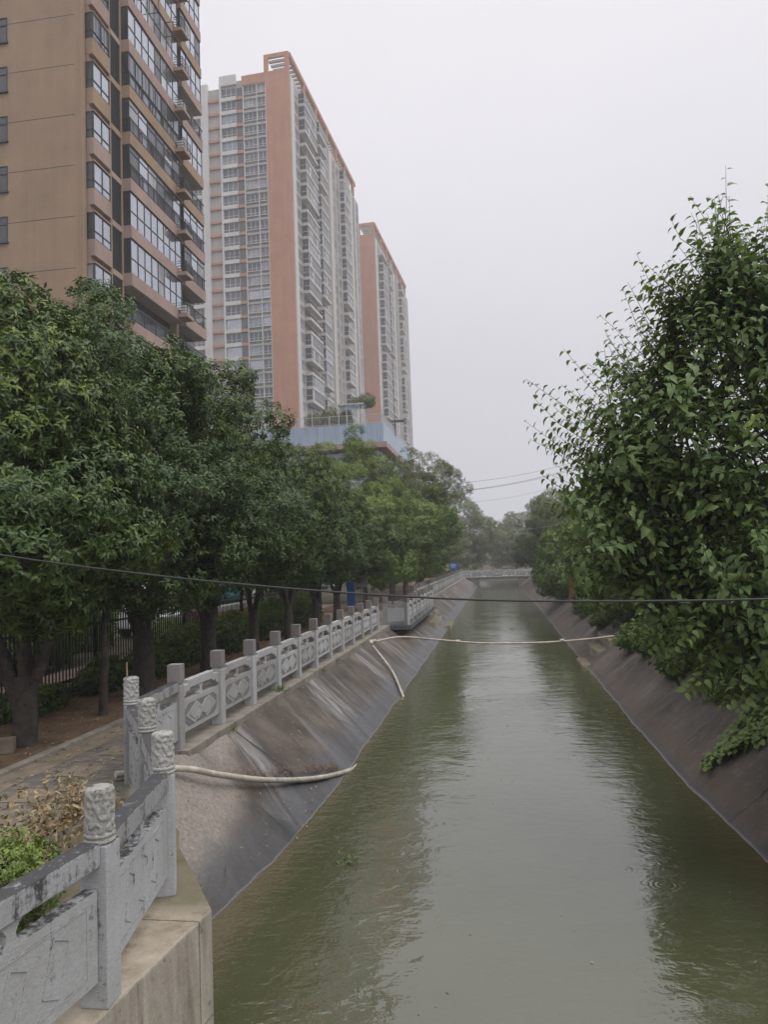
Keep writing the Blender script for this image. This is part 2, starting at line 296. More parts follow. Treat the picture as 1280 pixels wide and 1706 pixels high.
# ------------------------------------------------------------------ mesh helpers
class MB:
    def __init__(s): s.v = []; s.f = []; s.m = []; s.sm = []
    def add(s, vs, fs, mat=0, smooth=False, T=None):
        b = len(s.v)
        if T is not None: vs = [tuple(T @ Vector(q)) for q in vs]
        s.v += [tuple(q) for q in vs]; s.f += [[b + i for i in f] for f in fs]; s.m += [mat] * len(fs); s.sm += [smooth] * len(fs)
    def box(s, x0, x1, y0, y1, z0, z1, mat=0, T=None):
        s.add([(x0, y0, z0), (x1, y0, z0), (x1, y1, z0), (x0, y1, z0), (x0, y0, z1), (x1, y0, z1), (x1, y1, z1), (x0, y1, z1)],
              [(3, 2, 1, 0), (4, 5, 6, 7), (0, 1, 5, 4), (1, 2, 6, 5), (2, 3, 7, 6), (3, 0, 4, 7)], mat, False, T)
    def prism(s, poly, z0, z1, mat=0, T=None):            # poly: ccw list of (x, y)
        n = len(poly); vs = [(x, y, z0) for x, y in poly] + [(x, y, z1) for x, y in poly]
        fs = [tuple(range(n - 1, -1, -1)), tuple(range(n, 2 * n))] + [(i, (i + 1) % n, n + (i + 1) % n, n + i) for i in range(n)]
        s.add(vs, fs, mat, False, T)
    def lathe(s, prof, n=20, mat=0, T=None, smooth=True):
        vs = []; fs = []
        for r, z in prof: vs += [(r * math.cos(2 * PI * i / n), r * math.sin(2 * PI * i / n), z) for i in range(n)]
        for k in range(len(prof) - 1): fs += [(k * n + i, k * n + (i + 1) % n, (k + 1) * n + (i + 1) % n, (k + 1) * n + i) for i in range(n)]
        s.add(vs, fs, mat, smooth, T)
        k = (len(prof) - 1) * n; s.add([vs[k + i] for i in range(n)], [tuple(range(n))], mat, False, T)
    def tube(s, pts, rad, n=8, mat=0, cap=True):
        pts = [Vector(p) for p in pts]; rads = rad if isinstance(rad, (list, tuple)) else [rad] * len(pts)
        vs = []; fs = []; up = Vector((0.13, .31, .94))
        for i, p in enumerate(pts):
            d = (pts[min(i + 1, len(pts) - 1)] - pts[max(i - 1, 0)]).normalized()
            a = d.cross(up)
            if a.length < .05: a = d.cross(Vector((1, 0, 0)))
            a.normalize(); b = d.cross(a)
            vs += [p + (a * math.cos(2 * PI * k / n) + b * math.sin(2 * PI * k / n)) * rads[i] for k in range(n)]
        for i in range(len(pts) - 1): fs += [(i * n + k, i * n + (k + 1) % n, (i + 1) * n + (k + 1) % n, (i + 1) * n + k) for k in range(n)]
        s.add(vs, fs, mat, True)
        if cap: s.add([vs[k] for k in range(n)], [tuple(range(n - 1, -1, -1))], mat); s.add(vs[-n:], [tuple(range(n))], mat)
    def mesh(s, name, mats, bevel=0):
        me = bpy.data.meshes.new(name); me.from_pydata(s.v, [], s.f)
        for q in (mats if isinstance(mats, (list, tuple)) else [mats]): me.materials.append(q)
        me.polygons.foreach_set('material_index', s.m); me.polygons.foreach_set('use_smooth', s.sm)
        if bevel:
            bm = bmesh.new(); bm.from_mesh(me); bmesh.ops.remove_doubles(bm, verts=bm.verts, dist=1e-5)
            ed = [q for q in bm.edges if len(q.link_faces) == 2 and q.calc_face_angle(0) > .5]
            bmesh.ops.bevel(bm, geom=ed, offset=bevel, segments=2, affect='EDGES', profile=.6, clamp_overlap=True)
            bm.to_mesh(me); bm.free()
        me.update(); return me
    def build(s, name, mats, parent=None, loc=(0, 0, 0), bevel=0):
        return link(name, s.mesh(name, mats, bevel), parent, loc)
def link(name, data, parent=None, loc=(0, 0, 0), rotz=0, scale=None):
    o = bpy.data.objects.new(name, data); C.objects.link(o); o.location = loc
    if rotz: o.rotation_euler = (0, 0, rotz)
    if scale: o.scale = scale
    if parent: o.parent = parent
    return o
def tag(o, label=None, cat=None, group=None, kind=None):
    for k, v in (('label', label), ('category', cat), ('group', group), ('kind', kind)):
        if v: o[k] = v
    return o
def thing(name, label, cat, loc=(0, 0, 0), group=None, rotz=0):
    return tag(link(name, None, None, loc, rotz), label, cat, group)
def structure(o): o['kind'] = 'structure'; return o

# ------------------------------------------------------------------ ground, canal
def sheet(name, x0, x1, y0, y1, z, mat, nx=1, ny=1):
    mb = MB(); vs = []; fs = []
    for j in range(ny + 1):
        for i in range(nx + 1): vs.append((x0 + (x1 - x0) * i / nx, y0 + (y1 - y0) * j / ny, z))
    for j in range(ny):
        for i in range(nx): a = j * (nx + 1) + i; fs.append((a, a + 1, a + nx + 2, a + nx + 1))
    mb.add(vs, fs); return structure(mb.build(name, mat))
mb = MB()
mb.add([(-4.3, -20, 1.14), (-700, -20, 1.14), (-700, 900, 1.14), (-4.3, 900, 1.14), (4.15, -20, 1.2), (700, -20, 1.2), (700, 900, 1.2), (4.15, 900, 1.2),
        (-4.3, 135, 1.14), (4.15, 135, 1.14), (4.15, 900, 1.14), (-4.3, 900, 1.14)],
       [(3, 2, 1, 0), (4, 5, 6, 7), (8, 9, 10, 11)])
structure(mb.build('ground', M['ground']))
sheet('canal_water', -3.6, 3.4, -6, 136, 0, M['water'], 4, 40)

def bank(name, top, toe, mat):          # top / toe: list of (y, x, z)
    ys = sorted(set([y for y, _, _ in top] + [y for y, _, _ in toe] + list(np.arange(5.5, 45, .4)) + list(np.arange(45, 136, 1.5))))
    f = lambda tab, y, k: float(np.interp(y, [q[0] for q in tab], [q[k] for q in tab]))
    vs = []; fs = []; n = 7
    for y in ys:
        a = (f(top, y, 1), f(top, y, 2)); b = (f(toe, y, 1), f(toe, y, 2))
        d = (b[0] - a[0], b[1] - a[1])
        for k in range(n + 1):
            q = k / n * 1.6                  # runs on under the water
            vs.append((a[0] + d[0] * q, y, a[1] + d[1] * q + .012 * math.sin(y * 1.7 + k) + .014 * math.sin(y * 4.3 + 1.3 * k) + RNG.normal(0, .006)))
    for j in range(len(ys) - 1):
        for k in range(n): i = j * (n + 1) + k; fs.append((i, i + 1, i + n + 2, i + n + 1))
    mb = MB(); mb.add(vs, fs, 0, True); return structure(mb.build(name, mat))
LT = [(5.5, -4.2, 1.22), (9.4, -4.24, 1.2), (9.9, -4.16, 1.1), (27, -4.3, 1.1), (136, -4.3, 1.1)]
LB = [(5.5, -3.35, 0), (7.6, -3.07, 0), (9, -2.9, 0), (11.4, -2.75, 0), (136, -2.75, 0)]
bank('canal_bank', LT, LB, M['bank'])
RT = [(5.5, 4.75, 1.2), (9.5, 4.4, 1.2), (12, 4.15, 1.2), (136, 4.15, 1.2)]
RB = [(5.5, 3.5, 0), (8.2, 3.12, 0), (9.45, 2.92, 0), (12, 2.74, 0), (16, 2.67, 0), (136, 2.65, 0)]
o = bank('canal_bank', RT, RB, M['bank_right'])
for p in o.data.polygons: p.flip()

# path beside the railing, soil strip, kerb line
sheet('path', -6.15, -4.3, 4, 110, 1.165, M['path'])
sheet('soil', -9.6, -6.15, 4, 110, 1.160, M['soil'])
mb = MB(); mb.box(-6.22, -6.08, 4, 110, 1.1, 1.205); structure(mb.build('path_kerb', M['kerb'], bevel=.01))
mb = MB()
for k in range(30):
    y = 6.55 + k * .98
    mb.add([(-5.42, y, 1.170), (-4.98, y, 1.170), (-4.98, y + .47, 1.170), (-5.42, y + .47, 1.170)], [(0, 1, 2, 3)])
mb.add([(-6.07, 4, 1.1695), (-5.66, 4, 1.1695), (-5.66, 40, 1.1695), (-6.07, 40, 1.1695)], [(0, 1, 2, 3)])
structure(mb.build('path_inlay', M['tan_tile']))
mb = MB(); mb.box(-4.66, -4.17, 9.62, 28.4, .85, 1.2); o = mb.build('railing_kerb', M['kerb'], bevel=.012)
tag(o, 'low concrete kerb carrying the long canal railing', 'kerb')
mb = MB(); mb.box(-4.8, -4.25, 40.5, 97.5, .85, 1.2); o = mb.build('railing_kerb', M['kerb'], bevel=.012)
tag(o, 'concrete kerb under the far railing beyond the platform', 'kerb')

# bridge abutment at the lower left
mb = MB()
mb.prism([(-2.33, 1.5), (-2.31, 4.0), (-2.17, 5.36), (-2.55, 5.95), (-2.92, 6.5), (-3.1, 6.9), (-4.6, 8.9), (-5.2, 8.9), (-5.2, 1.5)], -1.2, 1.13)
o = mb.build('bridge_abutment', M['tan_concrete'], bevel=.015); tag(o, 'tan stained concrete abutment wall under the nearest railing', 'abutment')

# ------------------------------------------------------------------ stone railings
def square_post_mesh():
    mb = MB(); a = .085
    mb.box(-a, a, -a, a, 0, .84); mb.box(-a + .012, a - .012, -a + .012, a - .012, .84, .87); c = .095
    me = mb.mesh('post', [M['granite']], .008); return me
def square_cap_mesh():
    mb = MB(); c = .088
    mb.box(-c, c, -c, c, .87, 1.12)
    for s in (-1, 1):                                   # sunk frame on each face
        mb.box(-c + .03, c - .03, s * c - .002, s * c + .004, .90, 1.09); mb.box(s * c - .002, s * c + .004, -c + .03, c - .03, .90, 1.09)
    return mb.mesh('post_cap', [M['granite_cap']], .006)
def round_post_mesh():
    mb = MB(); a = .083
    mb.box(-a, a, -a, a, 0, .90); return mb.mesh('post', [M['granite_worn']], .008)
CARVE = [(4, 62, .3, 7, 25), (-7, 38, 1.9, 3, 61), (3, -85, 4.0, 5, 33), (9, 24, 2.2, -4, 70), (-5, -57, 5.1, 8, 18)]
def round_cap_mesh():
    mb = MB(); r = .084
    prof = [(r - .004, .90), (r + .005, .905), (r + .007, .915), (r + .003, .925), (r - .005, .93), (r + .004, .938), (r + .006, .947), (r + .002, .957), (r - .006, .963)]
    zs = np.linspace(.968, 1.195, 44); n = 96
    prof2 = [(r, z) for z in zs] + [(r - .006, 1.208), (r - .02, 1.214)]
    prof = prof + prof2; vs = []; fs = []
    for r_, z in prof:
        for i in range(n):
            th = 2 * PI * i / n
            d = 0
            if .968 <= z <= 1.196: q = sum(math.sin(a_ * th + b_ * z + c_ + 1.6 * math.sin(d_ * th + e_ * z)) for a_, b_, c_, d_, e_ in CARVE) / 2.2; d = .0042 * max(-1., min(1., q * 2.2)) - .001
            vs.append(((r_ + d) * math.cos(th), (r_ + d) * math.sin(th), z))
    for k in range(len(prof) - 1): fs += [(k * n + i, k * n + (i + 1) % n, (k + 1) * n + (i + 1) % n, (k + 1) * n + i) for i in range(n)]
    mb.add(vs, fs, 0, True); k = (len(prof) - 1) * n
    mb.add(vs[k:], [tuple(range(n))]); return mb.mesh('post_cap', [M['granite_carved']])
def xz(mb, poly, y0, y1, mat=0):                          # polygon in the x-z plane, ccw seen from -y
    n = len(poly); vs = [(x, y0, z) for x, z in poly] + [(x, y1, z) for x, z in poly]
    mb.add(vs, [tuple(range(n)), tuple(range(2 * n - 1, n - 1, -1))] + [((i + 1) % n, i, n + i, n + (i + 1) % n) for i in range(n)], mat)
def panel_mesh(L, stone, style):                           # bay runs 0..L in x, front face at -y
    mb = MB(); x0, x1 = .085, L - .085
    z0, z1 = (.17, .60) if style == 'cloud' else (.15, .66)
    mb.box(x0, x1, -.042, .042, z0, z1)
    me_slots = [stone, M['granite_dark'] if style == 'cloud' else stone]
    def relief(poly, s, mat, d): 
        y = s * .042; xz(mb, poly, min(y, y + s * d), max(y, y + s * d), mat)
    cx, cz, hw, hh = (x0 + x1) / 2, (z0 + z1) / 2, (x1 - x0) / 2 - .09, (z1 - z0) / 2 - .06
    for s in (-1, 1):
        if style == 'cloud':
            relief([(cx - hw, cz - hh * .55), (cx - hw * .8, cz - hh), (cx + hw * .8, cz - hh), (cx + hw, cz - hh * .55), (cx + hw, cz + hh * .55), (cx + hw * .8, cz + hh), (cx - hw * .8, cz + hh), (cx - hw, cz + hh * .55)], s, 1, .003)
            def bar(ax, az, bx, bz, wd, m, d):
                dx, dz = bx - ax, bz - az; l = math.hypot(dx, dz); nx_, nz_ = -dz / l * wd / 2, dx / l * wd / 2
                relief([(ax - nx_, az - nz_), (bx - nx_, bz - nz_), (bx + nx_, bz + nz_), (ax + nx_, az + nz_)], s, m, d)
            def diamond(ox, oz, a_, b_, m, d): relief([(cx + ox - a_, cz + oz), (cx + ox - a_ * .12, cz + oz - b_), (cx + ox + a_, cz + oz), (cx + ox + a_ * .12, cz + oz + b_)], s, m, d)
            for k, ox in enumerate((-hw * .40, hw * .40)):
                diamond(ox, 0, hw * .56, hh * .97, 0, .006 + .001 * k); diamond(ox, 0, hw * .40, hh * .68, 1, .0085 + .0005 * k); diamond(ox, 0, hw * .37, hh * .62, 0, .0105 + .0005 * k)
            bar(cx - hw * .30, cz - hh * .62, cx + hw * .30, cz + hh * .62, .075, 0, .0125); bar(cx - hw * .30, cz + hh * .58, cx - hw * .02, cz + hh * .18, .035, 0, .0132); bar(cx + hw * .30, cz - hh * .58, cx + hw * .02, cz - hh * .18, .035, 0, .0135)
        else:
            def rectl(ax, az, bx, bz, wd=.012, d=.004):
                dx, dz = bx - ax, bz - az; l = math.hypot(dx, dz); nx_, nz_ = -dz / l * wd / 2, dx / l * wd / 2
                relief([(ax - nx_, az - nz_), (bx - nx_, bz - nz_), (bx + nx_, bz + nz_), (ax + nx_, az + nz_)], s, 1, d)
            P = [(cx - hw, cz - hh), (cx + hw, cz - hh), (cx + hw, cz + hh), (cx - hw, cz + hh)]
            for i in range(4): rectl(*P[i], *P[(i + 1) % 4], .010, .003 + .0004 * i)
            for k, ox in enumerate((-hw * .55, 0., hw * .55)):
                q = [(cx + ox - .10, cz - .10), (cx + ox + .02, cz - .16), (cx + ox + .10, cz + .10), (cx + ox - .02, cz + .16)]
                for i in range(4): rectl(*q[i], *q[(i + 1) % 4], .011, .0045 + .0004 * i + .0002 * k)
    return mb.mesh('panel', me_slots, 0)
def rail_mesh(L, stone, style):
    mb = MB(); x0, x1 = .08, L - .08
    if style == 'cloud':
        poly = [(x0, .60 + .05), (x0 + .10, .66), (x0 + .13, .71), (x0 + .24, .71), (x0 + .27, .745), (x1 - .27, .745), (x1 - .24, .71), (x1 - .13, .71), (x1 - .10, .66), (x1, .65),
                (x1, .80), (x1 - .2, .81), (x1 - .2, .86), (x0 + .2, .86), (x0 + .2, .81), (x0, .80)]
        xz(mb, poly, -.05, .05)
    else: mb.box(x0, x1, -.062, .062, .79, .92)
    return mb.mesh('handrail', [stone], .007)
def vase_mesh(L, stone, style):
    mb = MB(); cx = L / 2; z0, z1 = (.60, .745) if style == 'cloud' else (.66, .79); h = z1 - z0
    half = [(.055, 0), (.06, .12), (.035, .3), (.03, .5), (.05, .75), (.075, .92), (.085, 1)]
    poly = [(cx + a, z0 + b * h) for a, b in half] + [(cx - a, z0 + b * h) for a, b in reversed(half)]
    xz(mb, poly, -.038, .038); return mb.mesh('baluster', [stone], 0)
POST = {'square': (square_post_mesh(), square_cap_mesh()), 'round': (round_post_mesh(), round_cap_mesh())}
L0 = 1.45
BAY = {}
for st, stone in (('cloud', M['granite']), ('plain', M['granite_worn'])):
    BAY[st] = (panel_mesh(L0, stone, st), rail_mesh(L0, stone if st == 'cloud' else M['granite_rail'], st), vase_mesh(L0, stone, st))
def post(root, kind, p, rz, zs=1):
    base = link('post', POST[kind][0], root, p, rz, (1, 1, zs)); link('post_cap', POST[kind][1], base); return base
def railing(name, label, pts, posts, styles, group=None, skip_bays=()):
    root = thing(name, label, 'railing', pts[0], group); p0 = Vector(pts[0])
    n = len(pts)
    for i, p in enumerate(pts):
        a = Vector(pts[max(i - 1, 0)]); b = Vector(pts[min(i + 1, n - 1)]); rz = math.atan2(b.y - a.y, b.x - a.x)
        if posts[i]: post(root, posts[i], Vector(p) - p0, rz)
    for i in range(n - 1):
        if i in skip_bays: continue
        a, b = Vector(pts[i]), Vector(pts[i + 1]); d = b - a; l = d.length; rz = math.atan2(d.y, d.x)
        for nm, me in zip(('panel', 'handrail', 'baluster'), BAY[styles[i]]): link(nm, me, root, a - p0, rz, (l / L0, 1, 1))
    return root
A, B_, C_, D_ = (-2.38, 4.2, 1.13), (-2.64, 5.6, 1.13), (-3.42, 6.92, 1.15), (-4.24, 8.2, 1.17)
P0 = (-2.55, 2.72, 1.13)
railing('stone_railing', 'weathered grey granite railing with carved round post tops on the near abutment', [P0, A, B_, C_, D_], ['round'] * 5, ['plain'] * 4)
E = (-4.38, 9.72, 1.2)
pts = [D_, E]; n = 12
for k in range(1, n): pts.append((-4.38 - .0 * k, 9.72 + 1.53 * k, 1.2))
railing('stone_railing', 'long grey stone railing with square posts running from the round posts to the platform', pts, [None] + ['square'] * n, ['plain'] + ['cloud'] * (n - 1))
# platform over the bank
PX = -3.45
o = None
root = thing('viewing_platform', 'dark grey concrete platform jutting over the canal bank', 'platform', (-4.4, 28.6, 0.0))
mb = MB(); mb.box(-.25, .98, 0, 11.2, .98, 1.16); mb.build('slab', M['slab_grey'], root, bevel=.01)
mb = MB(); mb.box(-.2, .45, .9, 1.3, .1, .98); mb.box(-.2, .45, 5.2, 5.6, .1, .98); mb.box(-.2, .5, 10.4, 10.9, .1, .98); mb.build('support', M['kerb'], root)
fp = [(-4.38, 28.75, 1.16), (-3.55, 28.75, 1.16)] + [(-3.55, 28.75 + 1.52 * k, 1.16) for k in range(1, 8)] + [(-4.5, 39.6, 1.16)]
railing('stone_railing', 'short grey stone railing round the edge of the platform', fp, ['square'] * len(fp), ['plain'] + ['cloud'] * (len(fp) - 2))
tall = (-4.38, 28.75, 1.16)
ff = [(-4.55, 41.2 + 1.53 * k, 1.2) for k in range(37)]
railing('stone_railing', 'far grey stone railing receding from the platform towards the distant bridge', ff, ['square'] * 37, ['cloud'] * 36)
# steps down to the water past the platform
mb = MB(); mb.box(-4.2, -3.18, 37.0, 41.4, -.2, .55); mb.box(-4.25, -2.62, 39.4, 42.8, -.3, .16); mb.box(-4.3, -3.5, 41.4, 43.2, -.2, .8)
o = mb.build('landing_steps', M['tan_concrete'], bevel=.02); tag(o, 'tan concrete landing steps beside the platform at the water', 'steps')
mb = MB(); mb.box(2.5, 3.35, 24.9, 26.6, -.4, .10); mb.box(2.95, 3.9, 25.3, 27.2, -.3, .52); mb.box(3.4, 4.3, 25.0, 27.8, -.3, .86)
o = mb.build('landing_steps', M['tan_concrete'], bevel=.03); tag(o, 'small broken concrete steps on the right bank beneath the pipe', 'steps')

# ------------------------------------------------------------------ distant bridge
br = thing('stone_bridge', 'pale stone footbridge crossing the canal in the distance', 'bridge', (0, 99, 0))
mb = MB(); mb.box(-5.2, 5.2, 0, 4, .98, 1.14); mb.build('deck', M['granite_cap'], br)
mb = MB(); mb.box(-2.85, 2.45, .12, 3.9, .58, .98); mb.build('beam', M['granite'], br)
for sx_ in (-1, 1):
    mb = MB(); mb.prism([(-.5, .1), (.5, .1), (.5, 3.9), (-.5, 3.9)], -.6, .98); mb.build('abutment', M['kerb'], br, (sx_ * 3.0 - .1, 0, 0))
xs = [-5.0 + 1.43 * k for k in range(8)]
for yy in (.2, 3.8):
    for i, xx in enumerate(xs):
        post(br, 'square', (xx, yy, 1.14), 0)
        if i < 7:
            for nm, me in zip(('panel', 'handrail', 'baluster'), BAY['cloud']): link(nm, me, br, (xx, yy, 1.14), 0, (1.43 / L0, 1, 1))

# ------------------------------------------------------------------ pipes, cables, wires
def bankz(x): return (-2.75 - x) * (1.13 / 1.4)
def smooth(pts, n=6):
    out = []; P = [Vector(p) for p in pts]
    for i in range(len(P) - 1):
        p0, p1, p2, p3 = P[max(i - 1, 0)], P[i], P[i + 1], P[min(i + 2, len(P) - 1)]
        for k in range(n):
            t = k / n
            out.append(.5 * ((2 * p1) + (p2 - p0) * t + (2 * p0 - 5 * p1 + 4 * p2 - p3) * t * t + (3 * p1 - p0 - 3 * p2 + p3) * t ** 3))
    return out + [P[-1]]
mb = MB(); mb.tube(smooth([(-4.5, 8.3, 1.25), (-4.01, 8.94, 1.15), (-3.7, 9.55, .90), (-3.35, 10.46, .575), (-3.0, 11.72, .245), (-2.74, 12.98, .01), (-2.66, 13.7, -.05), (-2.56, 15.2, -.12), (-2.5, 16.4, -.2)]), .040, 12)
o = mb.build('water_pipe', M['pipe']); tag(o, 'thick cream plastic pipe lying down the left bank near the round posts', 'pipe')
root = thing('water_pipe', 'thin cream pipe bent at an elbow and spanning the canal', 'pipe', (-3.9, 22.6, 1.2))
ofs = Vector((3.9, -22.6, -1.2))
mb = MB(); mb.tube([v + ofs for v in smooth([(-2.62, 20.1, -.15), (-2.72, 20.29, .05), (-3.15, 21.74, .38), (-3.56, 22.34, .76), (-3.9, 22.5, 1.14)])], .036, 10); mb.build('lower_pipe', M['pipe'], root)
mb = MB(); mb.tube([v + ofs for v in smooth([(-3.9, 22.5, 1.18), (-3.3, 24.6, 1.12), (-2.2, 24.5, 1.03), (-.6, 24.3, .90), (1.2, 24.5, .86), (2.6, 24.7, .91), (3.35, 24.8, .97), (3.75, 24.85, 1.0)])], .031, 10); mb.build('span_pipe', M['pipe'], root)
mb = MB(); mb.tube([Vector((-3.87, 22.42, 1.14)) + ofs, Vector((-3.93, 22.55, 1.21)) + ofs, Vector((-3.8, 22.78, 1.2)) + ofs], .054, 10); mb.build('elbow', M['pipe'], root)
for xx in (-1.4, 1.9):
    mb = MB(); zz = .965 if xx < 0 else .905
    mb.tube([Vector((xx - .06, 24.42 if xx < 0 else 24.6, zz)) + ofs, Vector((xx + .06, 24.41 if xx < 0 else 24.61, zz)) + ofs], .05, 10); mb.build('coupling', M['pipe'], root)
mb = MB(); mb.tube(smooth([(-7.5, 6, 4.35), (-4.31, 6, 3.78), (-3.19, 6, 3.60), (-2.23, 6, 3.47), (-.92, 6, 3.33), (.31, 6, 3.25), (1.98, 6, 3.22), (3.5, 6, 3.26), (6, 6, 3.5)]), .0085, 8)
o = mb.build('overhead_cable', M['cable']); tag(o, 'thick black cable sagging across the whole view near the camera', 'cable')
WG = 'thin wires strung over the far canal'
for (a, b, y, r, lb) in (((-3.9, 9.65), (9.5, 11.7), 60, .014, 'topmost thin wire over the far canal, above the paired wires'), ((-3.9, 9.05), (9.5, 11.35), 60.6, .016, 'upper of two paired thin wires over the far canal'), ((-3.9, 8.98), (9.5, 11.18), 60.2, .014, 'lower of two paired thin wires over the far canal'),
                         ((-3.8, 6.05), (8.5, 6.6), 62, .014, 'lowest thin pale wire, crossing in front of the far trees'), ((-4.4, 10.0), (8, 11.6), 85, .012, 'faint farthest thin wire between the two banks of trees')):
    mb = MB(); mb.tube([(a[0] + (b[0] - a[0]) * q, y, a[1] + (b[1] - a[1]) * q - .5 * 4 * q * (1 - q)) for q in np.linspace(0, 1, 14)], r, 5)
    o = mb.build('overhead_wire', M['wire']); tag(o, lb, 'wire', WG)

# ------------------------------------------------------------------ iron fence and the yard behind it
root = thing('iron_fence', 'black iron picket fence behind the tree trunks', 'fence', (-8.9, 6, 1.16))
ny = 0
for k in range(13):
    mb = MB(); y0, y1 = 2.4 * k, 2.4 * (k + 1)
    for j in range(20):
        y = y0 + .06 + j * .12
        mb.box(-.011, .011, y - .011, y + .011, .12, 1.42)
        mb.add([(-.014, y - .014, 1.42), (.014, y - .014, 1.42), (.014, y + .014, 1.42), (-.014, y + .014, 1.42), (0, y, 1.52)], [(0, 1, 4), (1, 2, 4), (2, 3, 4), (3, 0, 4)])
    for z in (.2, 1.28): mb.box(-.018, .018, y0, y1, z, z + .045)
    mb.build('picket_panel', M['iron'], root)
    mb = MB(); mb.box(-.04, .04, y0 - .04, y0 + .04, 0, 1.56); mb.build('post', M['iron'], root)
mb = MB(); mb.box(-.12, .12, -.2, 31.4, -.2, .1); mb.build('footing', M['kerb'], root)
M['white_wall'] = plain('white painted wall', (.62, .61, .60), .7)
M['yellow'] = plain('yellow tiles', (.55, .33, .05), .6)
M['terracotta'] = plain('terracotta tiles', (.30, .13, .09), .7)
M['pink_paving'] = mottled('pinkish paving', (.20, .14, .115), (.34, .25, .21), 3)
M['teal'] = plain('teal painted panel', (.03, .13, .15), .5)
M['dark_glass'] = plain('dark glass', (.02, .024, .03), .12, spec=.7)
M['rubber'] = plain('black rubber', (.015, .015, .015), .8)
M['white_paint'] = plain('white car paint', (.66, .67, .70), .3, var=.05)
M['blue_sign'] = plain('blue sign', (.03, .16, .50), .5)
M['board'] = plain('pale notice board', (.40, .38, .40), .6)
M['tan_board'] = plain('tan board', (.45, .34, .22), .6)
pw = thing('planter_wall', 'low wall with white cap and yellow band behind the iron fence', 'wall', (-11.0, 22.6, 1.14))
mb = MB(); mb.box(-.25, .05, 0, 9.5, 0, .48); mb.build('wall_base', M['terracotta'], pw)
mb = MB(); mb.box(-.25, .06, 0, 9.5, .48, .70); mb.build('wall_band', M['yellow'], pw)
mb = MB(); mb.box(-.3, .1, 0, 9.5, .70, .92); mb.build('wall_cap', M['white_wall'], pw)
yd = MB(); yd.box(-10.9, -9.7, 6, 45, 1.0, 1.155); structure(yd.build('courtyard_path', M['pink_paving']))
ys = MB(); ys.box(-21.5, -14.2, 6, 38, 1.0, 1.16); structure(ys.build('courtyard_pavement', M['tan_tile']))
van = thing('parked_van', 'white van parked behind the yellow banded wall, mostly hidden by trees', 'van', (-12.9, 27.6, 1.16), None, R(84))
mb = MB(); prof = [(-2.2, .35), (2.2, .35), (2.25, .95), (1.75, 1.15), (1.2, 1.95), (.8, 2.1), (-2.0, 2.1), (-2.25, 1.8)]
xz(mb, prof, -.85, .85); mb.build('body', M['white_paint'], van, bevel=.08)
for s in (-1, 1):
    mb = MB(); xz(mb, [(.35, 1.2), (1.5, 1.2), (1.1, 1.85), (.35, 1.9)], s * .856 - .006, s * .856 + .006); xz(mb, [(-1.9, 1.2), (.2, 1.2), (.2, 1.9), (-1.9, 1.9)], s * .856 - .006, s * .856 + .006); mb.build('window', M['dark_glass'], van)
    for xx in (-1.35, 1.35):
        mb = MB(); T = Matrix.Translation((xx, s * .78 - .1, .33)) @ Matrix.Rotation(-PI / 2, 4, 'X'); mb.lathe([(.1, 0), (.33, 0), (.33, .2), (.1, .2)], 20, 0, T); mb.build('wheel', M['rubber'], van)
kiosk = thing('kiosk', 'small teal kiosk with white posts behind the iron fence', 'kiosk', (-12.9, 33.4, 1.16))
mb = MB(); mb.box(-1.4, 1.2, 0, 2.8, 0, 2.5); mb.build('wall', M['teal'], kiosk)
mb = MB(); mb.box(-1.6, 1.4, -.2, 3.0, 2.5, 2.66); mb.build('roof', M['white_wall'], kiosk)
for yy in (-.05, 2.7):
    mb = MB(); mb.box(1.2, 1.34, yy, yy + .14, 0, 2.5); mb.build('post', M['white_wall'], kiosk)
mb = MB(); mb.box(1.2, 1.24, .6, 1.7, .1, 2.1); mb.build('door', M['white_wall'], kiosk)

# signs
sg = thing('sign_board', 'bright blue sign board at the end of the far railing', 'sign', (-4.75, 80.5, 1.2))
mb = MB(); mb.box(-.4, .4, -.03, .03, 1.35, 2.0); mb.build('board', M['blue_sign'], sg)
mb = MB()
for z, wd in ((1.82, .28), (1.68, .32), (1.54, .2)): mb.box(-wd, wd, -.045, -.031, z, z + .05)
mb.build('text_line', M['white_wall'], sg)
mb = MB(); mb.box(-.3, -.24, -.02, .04, 0, 1.35); mb.box(.24, .3, -.02, .04, 0, 1.35); mb.build('leg', M['wire'], sg)
sg = thing('notice_board', 'small tan board beside the blue sign', 'sign', (-5.45, 80.7, 1.2))
mb = MB(); mb.box(-.22, .22, -.03, .03, 1.2, 1.95); mb.build('board', M['tan_board'], sg); mb = MB(); mb.box(-.03, .03, -.03, .03, 0, 1.2); mb.build('pole', M['wire'], sg)
sg = thing('notice_board', 'pale grey notice board on a pole under the trees', 'sign', (-6.1, 33, 1.16))
mb = MB(); mb.box(-.3, .3, -.02, .02, 1.35, 2.05); mb.build('board', M['board'], sg)
mb = MB(); mb.box(-.03, .03, .021, .08, 0, 2.0); mb.build('pole', M['wire'], sg)
mb = MB()
for z in (1.85, 1.74, 1.63, 1.52): mb.box(-.2, .2, -.028, -.021, z, z + .035)
mb.build('text_line', M['granite_dark'], sg)
sg = thing('banner', 'narrow blue upright banner beside the grey notice board', 'sign', (-6.6, 33.2, 1.16))
mb = MB(); mb.box(-.17, .17, -.02, .02, .45, 1.85); mb.build('panel', M['blue_sign'], sg); mb = MB(); mb.box(-.02, .02, .021, .06, 0, 1.9); mb.build('pole', M['wire'], sg)

